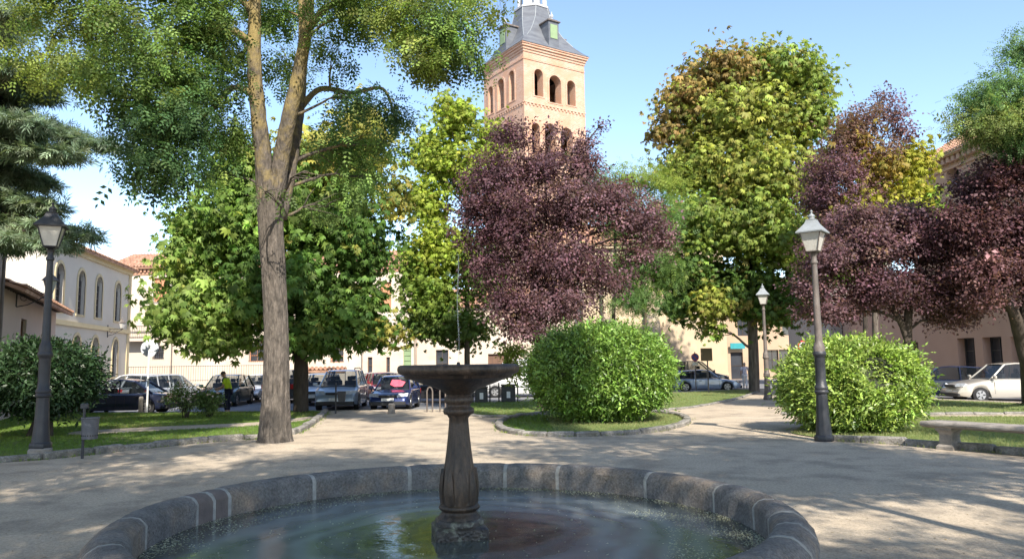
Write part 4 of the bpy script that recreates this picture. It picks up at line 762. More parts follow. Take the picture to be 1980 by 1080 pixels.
mb = MB(); mb.tube([(0, 0, 0), (0, 0, z + .3)], .03, 8); mb.build('pole', M['grey_iron'], rt); mb = MB(); disc(mb, (0, -.045, z), .36, .02, 0); disc(mb, (0, -.058, z), .26, .012, 1); mb.box((0, -.066, z), (.48, .006, .07), mi=0, tilt=(0, R(-45), 0)); mb.build('disc', [M['sign_red'], M['white_paint']], rt)

# ------------------------------------------------------------------ BUILDINGS
def arch_pts(u, v, w, h, n=8):           # rectangle with round head; v = sill, h = total height
    r = w / 2; P = [(u - r, v), (u + r, v)]
    for k in range(n + 1): a = PI * k / n; P.append((u + r * math.cos(a), v + h - r + r * math.sin(a)))
    return P
def seg_arch(u, v, w, h, rise=.18, n=6):
    r = w / 2; P = [(u - r, v), (u + r, v)]
    for k in range(n + 1): t = k / n; P.append((u + r - w * t, v + h - rise + rise * math.sin(PI * t)))
    return P
def rect(u, v, w, h): return [(u - w / 2, v), (u + w / 2, v), (u + w / 2, v + h), (u - w / 2, v + h)]
def panel(mb, O, U, outer, holes, depth, mi=0, mr=0, uvs=None):
    O = Vector(O); U = Vector(U).normalized(); Zv = Vector((0, 0, 1)); Nn = U.cross(Zv); f3 = lambda p, d=0: O + U * p[0] + Zv * p[1] - Nn * d
    loops = [[Vector((a, b, 0)) for a, b in outer]] + [[Vector((a, b, 0)) for a, b in h][::-1] for h in holes]
    tri = tessellate_polygon(loops); flat_ = [p for l in loops for p in l]; fs = []
    for t in tri:
        a, b, c = [flat_[i] for i in t]; s = (b - a).cross(c - a).z; fs.append(t if s > 0 else t[::-1])
    base = mb.add([f3(p) for p in flat_], fs, mi)
    for h in holes:
        n = len(h); mb.add([f3(p) for p in h] + [f3(p, depth) for p in h], [(i, i + n, (i + 1) % n + n, (i + 1) % n) for i in range(n)], mr)
def plane_poly(mb, O, U, pts_, d, mi=0, rev=False):
    O = Vector(O); U = Vector(U).normalized(); Zv = Vector((0, 0, 1)); Nn = U.cross(Zv); mb.add([O + U * p[0] + Zv * p[1] - Nn * d for p in pts_], [tuple(range(len(pts_)))], mi)
def bar(mb, O, U, u0, v0, u1, v1, d0, d1, mi=0):     # box in wall coordinates; d negative = proud
    O = Vector(O); U = Vector(U).normalized(); Zv = Vector((0, 0, 1)); Nn = U.cross(Zv)
    vs = [O + U * u + Zv * v - Nn * d for d in (d0, d1) for u, v in ((u0, v0), (u1, v0), (u1, v1), (u0, v1))]
    mb.add(vs, [(0, 1, 2, 3), (7, 6, 5, 4), (0, 4, 5, 1), (1, 5, 6, 2), (2, 6, 7, 3), (3, 7, 4, 0)], mi)
def ring(mb, O, U, hole, wid, d0, d1, mi=0):          # raised surround round an opening
    cx_ = sum(p[0] for p in hole) / len(hole); O = Vector(O); U = Vector(U).normalized(); Zv = Vector((0, 0, 1)); Nn = U.cross(Zv)
    n = len(hole); xs = [p[0] for p in hole]; zs = [p[1] for p in hole]; w_ = (max(xs) - min(xs)) / 2; out = []
    zc = max(zs) - w_
    for (a, b) in hole:
        if b > zc - .01 and n > 4: v = Vector((a - cx_, b - zc)); v = v * ((w_ + wid) / max(.01, v.length)) if v.length > 1e-4 else v; out.append((cx_ + v.x, zc + v.y))
        else: out.append((a + (wid if a > cx_ else -wid), b - (wid * .6 if b < zc else 0) + (wid if n == 4 and b > min(zs) + .01 else 0)))
    g = lambda p, d: O + U * p[0] + Zv * p[1] - Nn * d
    mb.add([g(p, d0) for p in hole] + [g(p, d0) for p in out] + [g(p, d1) for p in out], [(i, (i + 1) % n, (i + 1) % n + n, i + n)[::-1] for i in range(n)] + [(i + n, (i + 1) % n + n, (i + 1) % n + 2 * n, i + 2 * n)[::-1] for i in range(n)], mi)
def window(parent, O, U, hole, depth, mframe, mglass=None, cols=1, rows=3, fw=.06, name='window', grille=False, louvre=False):
    xs = [p[0] for p in hole]; zs = [p[1] for p in hole]; x0, x1, z0, z1 = min(xs), max(xs), min(zs), max(zs); mb = MB(); w_ = x1 - x0
    isarch = len(hole) > 4; zc = z1 - w_ / 2 if isarch else z1
    bar(mb, O, U, x0, z0, x0 + fw, zc, depth - .06, depth); bar(mb, O, U, x1 - fw, z0, x1, zc, depth - .06, depth); bar(mb, O, U, x0 + fw, z0, x1 - fw, z0 + fw, depth - .06, depth); 
    if not isarch: bar(mb, O, U, x0 + fw, z1 - fw, x1 - fw, z1, depth - .06, depth)
    for c in range(1, cols + 1):
        u = x0 + w_ * c / (cols + 1); bar(mb, O, U, u - fw * .4, z0 + fw, u + fw * .4, z1 - fw, depth - .05, depth - .003)
    for r_ in range(1, rows):
        v = z0 + (zc - z0) * r_ / rows; bar(mb, O, U, x0 + fw, v - fw * .35, x1 - fw, v + fw * .35, depth - .055, depth - .006)
    fo_ = mb.build(name, mframe, parent, world=True)
    mb = MB(); plane_poly(mb, O, U, hole, depth - .002); p = mb.build('pane', mglass or M['win_glass'], fo_, world=False)
    if parent: p.data.transform(Matrix.Translation(-Vector(parent.location)))
    if grille:
        mb = MB(); k = max(3, int(w_ / .16))
        for i in range(k + 1): u = x0 + w_ * i / k; bar(mb, O, U, u - .012, z0, u + .012, z1, -.09, -.07)
        for v in (z0 + .1, (z0 + z1) / 2, z1 - .1): bar(mb, O, U, x0 - .05, v - .015, x1 + .05, v + .015, -.068, -.05)
        q = mb.build('grille', M['iron_grille'], fo_); q.data.transform(Matrix.Translation(-Vector(parent.location)))
    return fo_
def tile_roof(parent, O, U, w_, run, rise, mat=None, over=.35, name='roof', thick=.12, step=.26):
    """corrugated clay roof rising away from the eave; U along the eave"""
    O = Vector(O); U = Vector(U).normalized(); Nn = U.cross(Vector((0, 0, 1))); S = (-Nn * run + Vector((0, 0, rise))); L = S.length; S.normalize(); up = U.cross(S); up = up if up.z > 0 else -up
    nc = int(w_ / (step / 6)); nr = max(3, int(L / .45)); mb = MB(); vs = []; fs = []; rr = random.Random(2)
    for j in range(nr):
        for jj in (0, 1):
            for i in range(nc + 1):
                u = w_ * i / nc; ph = 2 * PI * u / step; hgt = .055 * math.sin(ph) + (.05 if jj == 0 else 0.0) + rr.uniform(-.006, .006)
                vs.append(O + U * u + S * (-over + (L + over) * ((j + jj) / nr)) + up * hgt)
    row = nc + 1
    for j in range(2 * nr - 1):
        for i in range(nc): a = j * row + i; fs.append((a, a + 1, a + row + 1, a + row))
    mb.add(vs, fs)
    p = [O - U * .02, O + U * (w_ + .02)]; q = [O - U * .02 + S * L, O + U * (w_ + .02) + S * L]; e0 = [k - S * over for k in p]
    mb.add([e0[0] - up * .03, e0[1] - up * .03, q[1] - up * .03, q[0] - up * .03, e0[0] - up * (.03 + thick), e0[1] - up * (.03 + thick), q[1] - up * (.03 + thick), q[0] - up * (.03 + thick)], [(0, 1, 2, 3), (7, 6, 5, 4), (0, 4, 5, 1), (1, 5, 6, 2), (2, 6, 7, 3), (3, 7, 4, 0)])
    return mb.build(name, mat or M['tile'], parent, world=True)
def block_body(mb, O, U, w_, h, depth, mi=0):         # the other three walls and the top
    O = Vector(O); U = Vector(U).normalized(); Zv = Vector((0, 0, 1)); Nn = U.cross(Zv); a, b = O, O + U * w_; c, d = b - Nn * depth, a - Nn * depth; Hh = Zv * h
    mb.add([a, b, c, d, a + Hh, b + Hh, c + Hh, d + Hh], [(1, 2, 6, 5), (2, 3, 7, 6), (3, 0, 4, 7), (4, 5, 6, 7)], mi)

# --- church tower
T0 = at(1010, 78, 71.5); s = 7.5; th = R(33); Ur = Vector((math.cos(th), math.sin(th), 0)); Ul = Vector((math.sin(th), -math.cos(th), 0))   # right face runs away from the near corner; left face runs towards it
H_t = T0.z - ST; nc = Vector((T0.x, T0.y, ST)); cor = nc + Ur * .28 - Ul * .28 * 1.0
cor = nc + (Ur - Ul) * .28
O_r = cor; O_l = cor - Ul * s
ctr = cor + Ur * s / 2 - Ul * s / 2; tw = empty('church_tower', (ctr.x, ctr.y, ST), 0, 'square brick bell tower with round arches and a slate spire above the trees', 'tower')
zt = H_t - .9
mb = MB(); A1 = [(2.0, 1.0), (3.75, 1.15), (5.5, .95)]; zr = zt
def th_at(px, py): return at(px, py, 74).z - ST
r1b = zt - 5.0; r2b = zt - 10.2; holes_r = [arch_pts(1.75, r1b + .75, 1.05, 2.75), arch_pts(3.75, r1b + .4, 1.45, 2.85), arch_pts(5.75, r1b + .5, 1.05, 2.6), arch_pts(1.3, r2b, .95, 3.2), arch_pts(3.05, r2b - .2, 1.35, 3.6), arch_pts(5.05, r2b - .4, 1.5, 3.7)]
holes_l = [arch_pts(1.35, r1b + .45, .95, 2.9), arch_pts(3.3, r1b + .35, 1.3, 3.2), arch_pts(5.35, r1b + .6, 1.0, 3.1), arch_pts(1.7, r2b, 1.3, 3.5), arch_pts(4.2, r2b, 1.5, 3.6)]
for O_, U_, hs in ((O_r, Ur, holes_r), (O_l, Ul, holes_l)): panel(mb, O_, U_, [(0, 0), (s, 0), (s, zt), (0, zt)], hs, .95)
far_r, far_l = O_r + Ur * s, O_l
bk = far_r - Ul * s
panel(mb, bk, -Ur, [(0, 0), (s, 0), (s, zt), (0, zt)], holes_l[:3], .95); panel(mb, far_r, -Ul, [(0, 0), (s, 0), (s, zt), (0, zt)], holes_l[:3], .95)
i0 = .96                                     # inner wall faces, switched off
for O_, U_, hs in ((O_r, Ur, holes_r), (O_l, Ul, holes_l)):
    Nn = U_.cross(Vector((0, 0, 1))); panel(mb, O_ - Nn * .95, U_, [(.95, 0), (s - .95, 0), (s - .95, zt), (.95, zt)], [], .01) if False else None
tower_wall = mb.build('wall', M['brick'], tw, world=True)
def box_uv(o):
    me = o.data; uv = me.uv_layers.new(name='UVMap')
    for p in me.polygons:
        n_ = p.normal
        for li in p.loop_indices:
            c = me.vertices[me.loops[li].vertex_index].co
            if abs(n_.z) > .8: uv.data[li].uv = (c.x, c.y)
            else: t = Vector((-n_.y, n_.x, 0)).normalized(); uv.data[li].uv = (c.dot(t), c.z)
box_uv(tower_wall)
mb = MB(); zb_ = r1b - .2                      # floors and core in near black, colour standing for the unlit belfry
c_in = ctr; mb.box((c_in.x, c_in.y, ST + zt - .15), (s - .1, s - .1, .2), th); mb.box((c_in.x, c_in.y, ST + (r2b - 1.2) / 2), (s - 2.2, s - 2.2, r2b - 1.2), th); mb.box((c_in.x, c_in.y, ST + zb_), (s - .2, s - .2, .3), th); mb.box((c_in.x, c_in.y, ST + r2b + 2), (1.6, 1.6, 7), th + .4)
mb.build('belfry_shade_core', M['dark_in'], tw, world=True)
mb = MB()
for O_, U_, hs in ((O_r, Ur, holes_r), (O_l, Ul, holes_l)):
    for h in hs: 
        xs = [p[0] for p in h]; zs = [p[1] for p in h]; ring(mb, O_, U_, h, .2, -.045, .01)
    for (z_, d_) in ((zt - .75, .06), (r1b - .12, .09)): bar(mb, O_, U_, .0, z_, s, z_ + .13, -d_, .01)
    k = int(s / .42)
    for i in range(k): u = (i + .5) * s / k; bar(mb, O_, U_, u - .10, r1b - .32, u + .10, r1b - .125, -.08, .01)
    for z_ in (r2b + 1.6,): pass
o = mb.build('brick_trim', M['brick'], tw, world=True); box_uv(o)
mb = MB()
for k, (e, z_, hh) in enumerate(((.07, zt, .25), (.16, zt + .25, .25), (.28, zt + .5, .22), (.36, zt + .72, .14))):
    mb.box((ctr.x, ctr.y, ST + z_ + hh / 2), (s + 2 * e, s + 2 * e, hh), th)
o = mb.build('cornice', M['brick'], tw, world=True); box_uv(o)
RT = 5.4
# bell-shaped slate roof: square at the eave turning to an octagon
zr0 = zt + .86; mb = MB(); vs = []; fs = []; q = s / 2 + .42; rings = [(q, 0, 0), (q * .87, .5, .0), (q * .74, 1.2, .12), (q * .62, 2.1, .35), (q * .53, 3.1, .6), (q * .46, 4.1, .85), (q * .41, RT, 1.0)]
for (h_, z_, oc) in rings:
    for k in range(8):
        a = R(45 * k + 22.5) ; c8 = 1 / math.cos(R(22.5)); ox, oy = h_ * c8 * math.cos(a), h_ * c8 * math.sin(a); sq = [(1, 1), (1, 1), (-1, 1), (-1, 1), (-1, -1), (-1, -1), (1, -1), (1, -1)][k]
        x, y = ox * oc + sq[0] * h_ * (1 - oc), oy * oc + sq[1] * h_ * (1 - oc)
        if oc == 0: x, y = sq[0] * h_ - (0.02 * sq[0] if k % 2 else 0), sq[1] * h_ - (0 if k % 2 else .02 * sq[1])
        vs.append(Vector((ctr.x + x * math.cos(th) - y * math.sin(th), ctr.y + x * math.sin(th) + y * math.cos(th), ST + zr0 + z_)))
for j in range(len(rings) - 1):
    for k in range(8): l = (k + 1) % 8; fs.append((j * 8 + k, j * 8 + l, (j + 1) * 8 + l, (j + 1) * 8 + k))
fs += [tuple(range(8))[::-1], tuple(range(48, 56))]; mb.add(vs, fs); rf = mb.build('roof', M['slate'], tw, world=True)
mb = MB()
for k in range(8): mb.tube([vs[j * 8 + k] for j in range(2, 7)], .04, 5)
q_ = mb.build('lead_ridge', M['lamp_cap'], rf); q_.data.transform(Matrix.Translation(-Vector(tw.location)))
for k, dirv in enumerate((-Ur.cross(Vector((0, 0, -1))), Ul.cross(Vector((0, 0, 1))))):
    pass
for U_ in (Ur, Ul, -Ur, -Ul):
    Nn = U_.cross(Vector((0, 0, 1))).normalized(); c = ctr + Nn * (q * .70); ang = math.atan2(U_.y, U_.x); mb = MB()
    mb.box((c.x, c.y, ST + zr0 + 1.5), (1.25, 1.6, 3.0), ang); p = c + Nn * .82; mb.box((p.x, p.y, ST + zr0 + 1.95), (.85, .05, 1.45), ang, 2); mb.box((c.x, c.y, ST + zr0 + 3.06), (1.55, 1.9, .12), ang, 1); mb.box((c.x, c.y, ST + zr0 + 3.2), (1.1, 1.5, .16), ang, 1)
    pp = c + Nn * .5; mb.lathe((pp.x, pp.y, ST + zr0 + 3.2), [(.12, 0), (.08, .25), (.17, .4), (.16, .55), (.05, .7), (.02, .95)], 8, 3)
    mb.build('dormer', [M['slate'], M['grey_iron'], M['green_paint'], M['lead']], tw, world=True)
mb = MB(); zl = ST + zr0 + RT; rl_ = q * .42
mb.lathe((ctr.x, ctr.y, zl), [(rl_ * 1.1, 0), (rl_ * 1.12, .18), (rl_ * .92, .2), (rl_ * .92, .4)], 8, rz=th + R(22.5))
for k in range(8):
    a = th + R(22.5 + 45 * k); mb.tube([(ctr.x + rl_ * .82 * math.cos(a), ctr.y + rl_ * .82 * math.sin(a), zl + .3), (ctr.x + rl_ * .78 * math.cos(a), ctr.y + rl_ * .78 * math.sin(a), zl + 3.2)], .16, 6)
mb.lathe((ctr.x, ctr.y, zl), [(rl_ * .5, .3), (rl_ * .5, 3.2)], 8); mb.lathe((ctr.x, ctr.y, zl + 3.2), [(rl_ * 1.0, 0), (rl_ * 1.0, .2), (rl_ * .7, .5), (rl_ * .3, 3), (.05, 6)], 8, rz=th + R(22.5))
mb.build('lantern', M['lead'], tw, world=True)

def building(label, O, U, w_, h, depth, wallm, holes, recess=.2, roof=None, frames=None, trim=None, name='house', cat='building', skip_windows=False, group=None, fr=None):
    O = Vector(O); U = Vector(U).normalized(); Nn = U.cross(Vector((0, 0, 1))); c = O + U * w_ / 2 - Nn * depth / 2
    rt = empty(name, (c.x, c.y, O.z), 0, label, cat, group); mb = MB()
    panel(mb, O, U, [(0, 0), (w_, 0), (w_, h), (0, h)], [x[0] for x in holes], recess); block_body(mb, O, U, w_, h, depth); mb.build('wall', wallm, rt, world=True)
    for x in holes:
        hole, kw = x; kw = dict(kw); mt = kw.pop('mat', M['wood_dark']); nm = kw.pop('name', 'window'); window(rt, O, U, hole, recess, mt, name=nm, **kw)
    return rt
# --- left: low house, arcaded hall, and the pink corner
d_ = Vector((-.375, .927, 0))
A0 = Vector((at(15, 700, 27).x, 27, ST)); 
def facade_u(O, U, px):                     # distance along a facade at which a pixel column falls
    O = Vector(O); U = Vector(U).normalized(); d = ray(px, 700); # solve O+U t = d*s
    den = U.x * d.y - U.y * d.x; return (O.y * d.x - O.x * d.y) / den
Bf = [Vector((at(86, 700, 38).x, 38, ST)), Vector((at(247, 700, 51.5).x, 51.5, ST))]; UB = (Bf[1] - Bf[0]); wB = UB.length; UB.normalize()
hs = []; hB = at(247, 523, 51.5).z - ST
for px in (107, 150, 185, 222):
    u = facade_u(Bf[0], UB, px); hs.append((arch_pts(u, 4.85, 1.05, 2.45), dict(cols=1, rows=5, mat=M['grey_iron'])))
for px in (146, 182, 221):
    u = facade_u(Bf[0], UB, px); hs.append((arch_pts(u, 1.35, 1.0, 2.35), dict(cols=1, rows=5, mat=M['grey_iron'])))
hall = building('cream hall with two rows of round arched windows, receding on the left', Bf[0], UB, wB, hB, 9, M['cream'], hs, .22)
mb = MB()
for x in hs: ring(mb, Bf[0], UB, x[0], .17, -.05, .0)
bar(mb, Bf[0], UB, -.02, 4.15, wB, 4.4, -.1, 0); bar(mb, Bf[0], UB, -.02, hB - .38, wB + .05, hB - .12, -.12, 0); bar(mb, Bf[0], UB, -.02, hB - .12, wB + .1, hB + .03, -.3, 0); bar(mb, Bf[0], UB, wB - .5, 0, wB + .02, hB - .38, -.05, 0)
mb.build('trim', M['cream_trim'], hall, world=True)
tile_roof(hall, Bf[0] + Vector((0, 0, hB + .12)) - UB * .1, UB, wB + .3, 4.5, 1.3, over=.42)
# house beyond facing the square
Y = 60; OC = Vector((at(205, 700, Y).x, Y, ST)); UC = Vector((1, 0, 0)); cu = lambda px: at(px, 700, Y).x - OC.x; cz = lambda px, py: at(px, py, Y).z - ST
wC = cu(800); hC = cz(300, 516); hs = []
def RW_(x0, x1, y0, y1): a, b = cz((x0 + x1) / 2, y1), cz((x0 + x1) / 2, y0); return rect(cu((x0 + x1) / 2), a, cu(x1) - cu(x0), b - a)
hs.append((RW_(293, 320, 537, 583), dict(cols=0, rows=1, mat=M['orange_shutter'], mglass=M['orange_shutter'])))
hs.append((RW_(296, 316, 668, 694), dict(cols=1, rows=2, grille=True)))
for a_ in ((410, 438, 545, 590), (640, 665, 545, 595), (735, 756, 545, 595)): hs.append((RW_(*a_), dict(cols=0, rows=1, mat=M['orange_shutter'], mglass=M['orange_shutter'])))
for a_ in ((482, 511, 662, 699), (640, 664, 664, 700)): hs.append((RW_(*a_), dict(cols=1, rows=3, mat=M['orange_shutter'], grille=True)))
for a_ in ((711, 720, 690, 722), (747, 754, 690, 722)): hs.append((RW_(*a_), dict(cols=0, rows=2, mat=M['wood'])))
hs.append((RW_(780, 795, 667, 706), dict(cols=0, rows=4, mat=M['green_paint'], mglass=M['green_paint'])))
hC_o = building('pale two storey house with tiled roof, orange shutters and balconies facing the square', OC, UC, wC, hC, 9, M['white_wall'], hs, .18)
mb = MB(); k = int(wC / .3)
for i in range(k): bar(mb, OC, UC, i * wC / k + .04, hC - .42, i * wC / k + .19, hC - .15, -.22, 0)
bar(mb, OC, UC, -.1, hC - .15, wC + .1, hC + .02, -.34, 0); bar(mb, OC, UC, -.05, hC - .62, wC + .05, hC - .45, -.07, 0); mb.build('dentil_cornice', pm('terracotta', (.45, .24, .15), None, 2, .9), hC_o, world=True)
tile_roof(hC_o, OC + Vector((0, 0, hC + .12)) - UC * .3, UC, wC + .6, 4.5, 1.6, over=.45)
for (x0, x1, ys) in ((284, 325, 588), (240, 310, 655), (404, 446, 596)):
    z0 = cz((x0 + x1) / 2, ys); a, b = cu(x0), cu(x1); mb = MB(); bar(mb, OC, UC, a, z0 - .2, b, z0, -.95, -.003); mb.build('balcony', M['white_wall'], hC_o, world=True)
    mb = MB(); n_ = int((b - a) / .14)
    for i in range(n_ + 1): u = a + .03 + (b - a - .06) * i / n_; bar(mb, OC, UC, u - .01, z0, u + .01, z0 + .92, -.92, -.90)
    bar(mb, OC, UC, a, z0 + .92, b, z0 + .97, -.94, -.88); mb.build('balcony_railing', M['iron_grille'], hC_o, world=True)
for px in (332, 575, 700): mb = MB(); u = cu(px); mb.tube([OC + UC * u + Vector((0, -.08, z)) for z in (0, hC / 2, hC - .6)], .05, 6); mb.build('drainpipe', M['grey_iron'], hC_o, world=True)
mb = MB(); bar(mb, OC, UC, -.02, 0, cu(700), .75, -.05, -.003); bar(mb, OC, UC, -.02, cz(500, 640), wC, cz(500, 640) + .14, -.05, -.003); mb.build('stone_course', M['kerb'], hC_o, world=True)
# front garden wall with railing, tile-capped wall
Y2 = 52; gx = lambda px: at(px, 700, Y2).x
rt = empty('garden_wall', ((gx(240) + gx(560)) / 2, Y2, ST), 0, 'low white wall with thin iron railing behind the parked cars on the left', 'wall'); mb = MB(); mb.box(((gx(240) + gx(560)) / 2, Y2, ST + .45), (gx(560) - gx(240), .25, .9)); mb.build('wall', M['white_wall'], rt, world=True)
mb = MB(); n_ = int((gx(560) - gx(240)) / .16)
for i in range(n_ + 1): x = gx(240) + (gx(560) - gx(240)) * i / n_; mb.box((x, Y2, ST + 1.45), (.016, .016, 1.1))
for z in (1.0, 1.95): mb.box(((gx(240) + gx(560)) / 2, Y2 - .018, ST + z), (gx(560) - gx(240), .02, .03))
mb.build('railing', M['iron_grille'], rt, world=True)
Y3 = 47; a, b = at(592, 700, Y3).x, at(668, 700, Y3).x; rt = empty('garden_wall', ((a + b) / 2, Y3, ST), 0, 'pale wall capped with small roof tiles behind the grey people carrier', 'wall')
zc = at(630, 716, Y3).z - ST; mb = MB(); mb.box(((a + b) / 2, Y3, ST + zc / 2), (b - a, .3, zc)); mb.build('wall', M['white_wall'], rt, world=True); tile_roof(rt, Vector((a, Y3 - .2, ST + zc + .06)), (1, 0, 0), b - a, .45, .16, over=.08, name='tile_cap')
# low orange annex and church
Y = 62; OD = Vector((at(800, 700, Y).x, Y, ST)); w_ = at(1128, 700, Y).x - OD.x; hD = at(900, 590, Y).z - ST
hs = [(rect(at(855, 700, Y).x - OD.x, .8, 1.0, 2.2), dict(cols=1, rows=2)), (rect(at(963, 700, Y).x - OD.x, 0.02, 1.6, 2.6), dict(cols=1, rows=2, mat=M['wood'], mglass=M['wood'], name='door'))]
anx = building('low warm plastered house half hidden behind the fountain bowl and the plum', OD, UC, w_, hD, 8, M['ochre_wall'] if False else M['white_wall'], hs, .2); tile_roof(anx, OD + Vector((0, 0, hD + .12)), UC, w_, 4, 1.6, over=.4)
Y = 60; OE = Vector((at(1130, 700, Y).x, Y, ST)); w_ = at(1407, 700, Y).x - OE.x; hE = at(1300, 470, Y).z - ST
hs = [(arch_pts(at(1225, 700, Y).x - OE.x, 6, 1.1, 2.6), dict(cols=1, rows=4)), (arch_pts(at(1340, 700, Y).x - OE.x, 6, 1.1, 2.6), dict(cols=1, rows=4))]
ch = building('tall bright church wall of golden stone below the brick tower', OE, UC, w_, hE, 16, M['church'], hs, .35, cat='church', name='church')
mb = MB()
for px in (1180, 1262): u = at(px, 700, Y).x - OE.x; bar(mb, OE, UC, u - .5, 0, u + .5, hE - 2, -.9, -.003)
bar(mb, OE, UC, -.02, 0, w_ + .02, .9, -.12, -.002); mb.build('buttress', M['church'], ch, world=True)
mb = MB(); bar(mb, OE, UC, -.1, hE - .35, w_ + .1, hE, -.3, 0); mb.build('cornice', M['church'], ch, world=True); tile_roof(ch, OE + Vector((0, 0, hE + .12)), UC, w_, 7, 2.6, over=.45)
# ochre street fronts
Y = 75; OF = Vector((at(1400, 700, Y).x, Y, ST)); w_ = at(1640, 700, Y).x - OF.x; fu = lambda px: at(px, 700, Y).x - OF.x; hF = at(1500, 560, Y).z - ST
hs = [(rect(fu(1440 - 15), 0.02, 1.2, 2.6), dict(cols=0, rows=2, name='door')), (rect(fu(1495), .9, 1.1, 1.9), dict(cols=1, rows=2)), (rect(fu(1517), .02, 1.0, 2.8), dict(cols=0, rows=2, name='door')), (rect(fu(1548), .9, 1.1, 1.9), dict(cols=1, rows=2)), (rect(fu(1590), .9, 1.3, 1.9), dict(cols=1, rows=2)), (rect(fu(1440), 4.2, 1.1, 1.8), dict(cols=1, rows=2)), (rect(fu(1530), 4.2, 1.4, 1.8), dict(cols=1, rows=2)), (rect(fu(1600), 4.2, 1.1, 1.8), dict(cols=1, rows=2))]
oh = building('ochre house front with dark doors far down the street, behind the small lamp post', OF, UC, w_, hF, 8, M['ochre_wall'], hs, .25); tile_roof(oh, OF + Vector((0, 0, hF + .12)), UC, w_, 4, 1.5, over=.4)
mb = MB(); u = fu(1425); bar(mb, OF, UC, u - .7, 2.95, u + .7, 3.5, -.5, -.38); o = mb.build('shop_sign', M['teal'], oh, world=True); o['label'] = 'turquoise shop sign'
# grey house with tall white windows
Y = 52; OG = Vector((at(1610, 700, Y).x, Y, ST)); w_ = at(1738, 700, Y).x - OG.x; fu = lambda px: at(px, 700, Y).x - OG.x; hG = at(1690, 425, Y).z - ST
hs = [(rect(fu(px), at(px, 668, Y).z - ST, .75, 2.1), dict(cols=1, rows=4, mat=M['pale_frame'])) for px in (1643, 1675, 1703, 1728)] + [(rect(fu(px), .8, .9, 1.8), dict(cols=1, rows=2, mat=M['pale_frame'])) for px in (1643, 1690)]
gh = building('grey house with tall pale framed windows between the plum trunks on the right', OG, UC, w_, hG, 8, M['grey_wall'], hs, .2); tile_roof(gh, OG + Vector((0, 0, hG + .12)), UC, w_, 4, 1.5, over=.4)
# pink building on the right
Pn = Vector((23.6, 30, ST)); Pf = Vector((22.85, 42.7, ST)); UP = (Pn - Pf); wP = UP.length; UP.normalize(); 
tz = at(1805, 325, 1).z; uP = lambda px: facade_u(Pf, UP, px)
u1 = uP(1805); y1 = (Pf + UP * u1).y; hP = at(1805, 322, y1).z - ST
def PH(px, y0_, y1_, wm): u = uP(px); Yp = (Pf + UP * u).y; a, b = at(px, y1_, Yp).z - ST, at(px, y0_, Yp).z - ST; return u, a, wm, b - a
yw = Vector((22.3, 52, ST)); hs = [(rect(*PH(1870, 653, 728, 1.35)), dict(cols=1, rows=3, mat=M['iron_grille'])), (rect(*PH(1921, 651, 728, 1.35)), dict(cols=1, rows=3, mat=M['iron_grille'])), (rect(*PH(1975, 650, 728, 1.2)), dict(cols=1, rows=3, mat=M['iron_grille']))]
for px in (1870, 1935): hs.append((seg_arch(*PH(px, 322, 363, 1.05), rise=.3), dict(cols=1, rows=2, mat=M['pale_frame'])))
for px in (1870, 1935): hs.append((rect(*PH(px, 480, 545, 1.1)), dict(cols=1, rows=2, mat=M['wood_dark'])))
pk = building('tall dusty pink corner building with dentilled eaves on the right', Pf, UP, wP, hP, 12, M['pink_wall'], hs, .45)
wing = building('low pink wing with a brown door behind the right laurel, joining the pink corner building', yw, (Pf - yw), (Pf - yw).length - .02, 5.6, 8, M['pink_wall'], [(rect((Pf - yw).length - 1.5, .02, 1.6, 2.7), dict(cols=1, rows=2, mat=M['wood'], mglass=M['wood_dark'], name='door'))], .3)
tile_roof(wing, yw + Vector((0, 0, 5.72)), (Pf - yw), (Pf - yw).length - .04, 4, 1.4, over=.4)
mb = MB(); n_ = int(wP / .42)
for i in range(n_): bar(mb, Pf, UP, i * wP / n_ + .06, hP - .55, i * wP / n_ + .27, hP - .2, -.32, 0)
bar(mb, Pf, UP, -.3, hP - .2, wP, hP + .02, -.46, 0); bar(mb, Pf, UP, 0, hP - .85, wP, hP - .72, -.08, 0); bar(mb, Pf, UP, 0, hP - 1.9, wP, hP - 1.84, -.03, 0); bar(mb, Pf, UP, 0, hP - 3.2, wP, hP - 3.12, -.05, 0); mb.build('dentil_cornice', M['pink_wall'], pk, world=True)
for hm in hs[:4]:
    pass
tile_roof(pk, Pf + Vector((0, 0, hP + .14)) - UP * .3, UP, wP + .3, 6, 3.7, over=.55)
# low house and tall pinkish house at the left edge
An = Vector((-16.2, 23.5, ST)); Af = Vector((at(118, 700, 38.2).x, 37.6, ST)); UA = Af - An; wA = UA.length; UA.normalize()
uA = lambda px: facade_u(An, UA, px); hA = 4.75
hs = [(rect(uA(42), 1.9, 1.2, 1.9), dict(cols=1, rows=2, mat=M['wood'], mglass=M['wood'])), (rect(uA(90), 1.9, 1.4, 1.5), dict(cols=1, rows=2, mat=M['wood_dark']))]
lowh = building('low plastered house with a deep tiled eave behind the left lamp post', An + UA * 2.2, UA, wA - 2.2, hA, 7, M['rose_wall'], [(tuple((p[0] - 2.2, p[1]) for p in h[0]), h[1]) for h in hs], .18)
tile_roof(lowh, An + UA * 2.2 + Vector((0, 0, hA + .12)), UA, wA - 2.2, 4, 1.5, over=.8)
mb = MB()
for i in range(int((wA - 2.2) / .45)): u = 2.2 + .2 + i * .45; bar(mb, An, UA, u, hA - .14, u + .1, hA + .0, -.72, 0)
mb.build('rafter_ends', M['wood_dark'], lowh, world=True)
tall = building('tall rose coloured house cut off by the left edge of the picture', An - UA * 8, UA, 10.19, 9.2, 7, M['rose_wall'], [(rect(7.0, 1.5, 1.1, 2), dict(cols=1, rows=2))], .18)
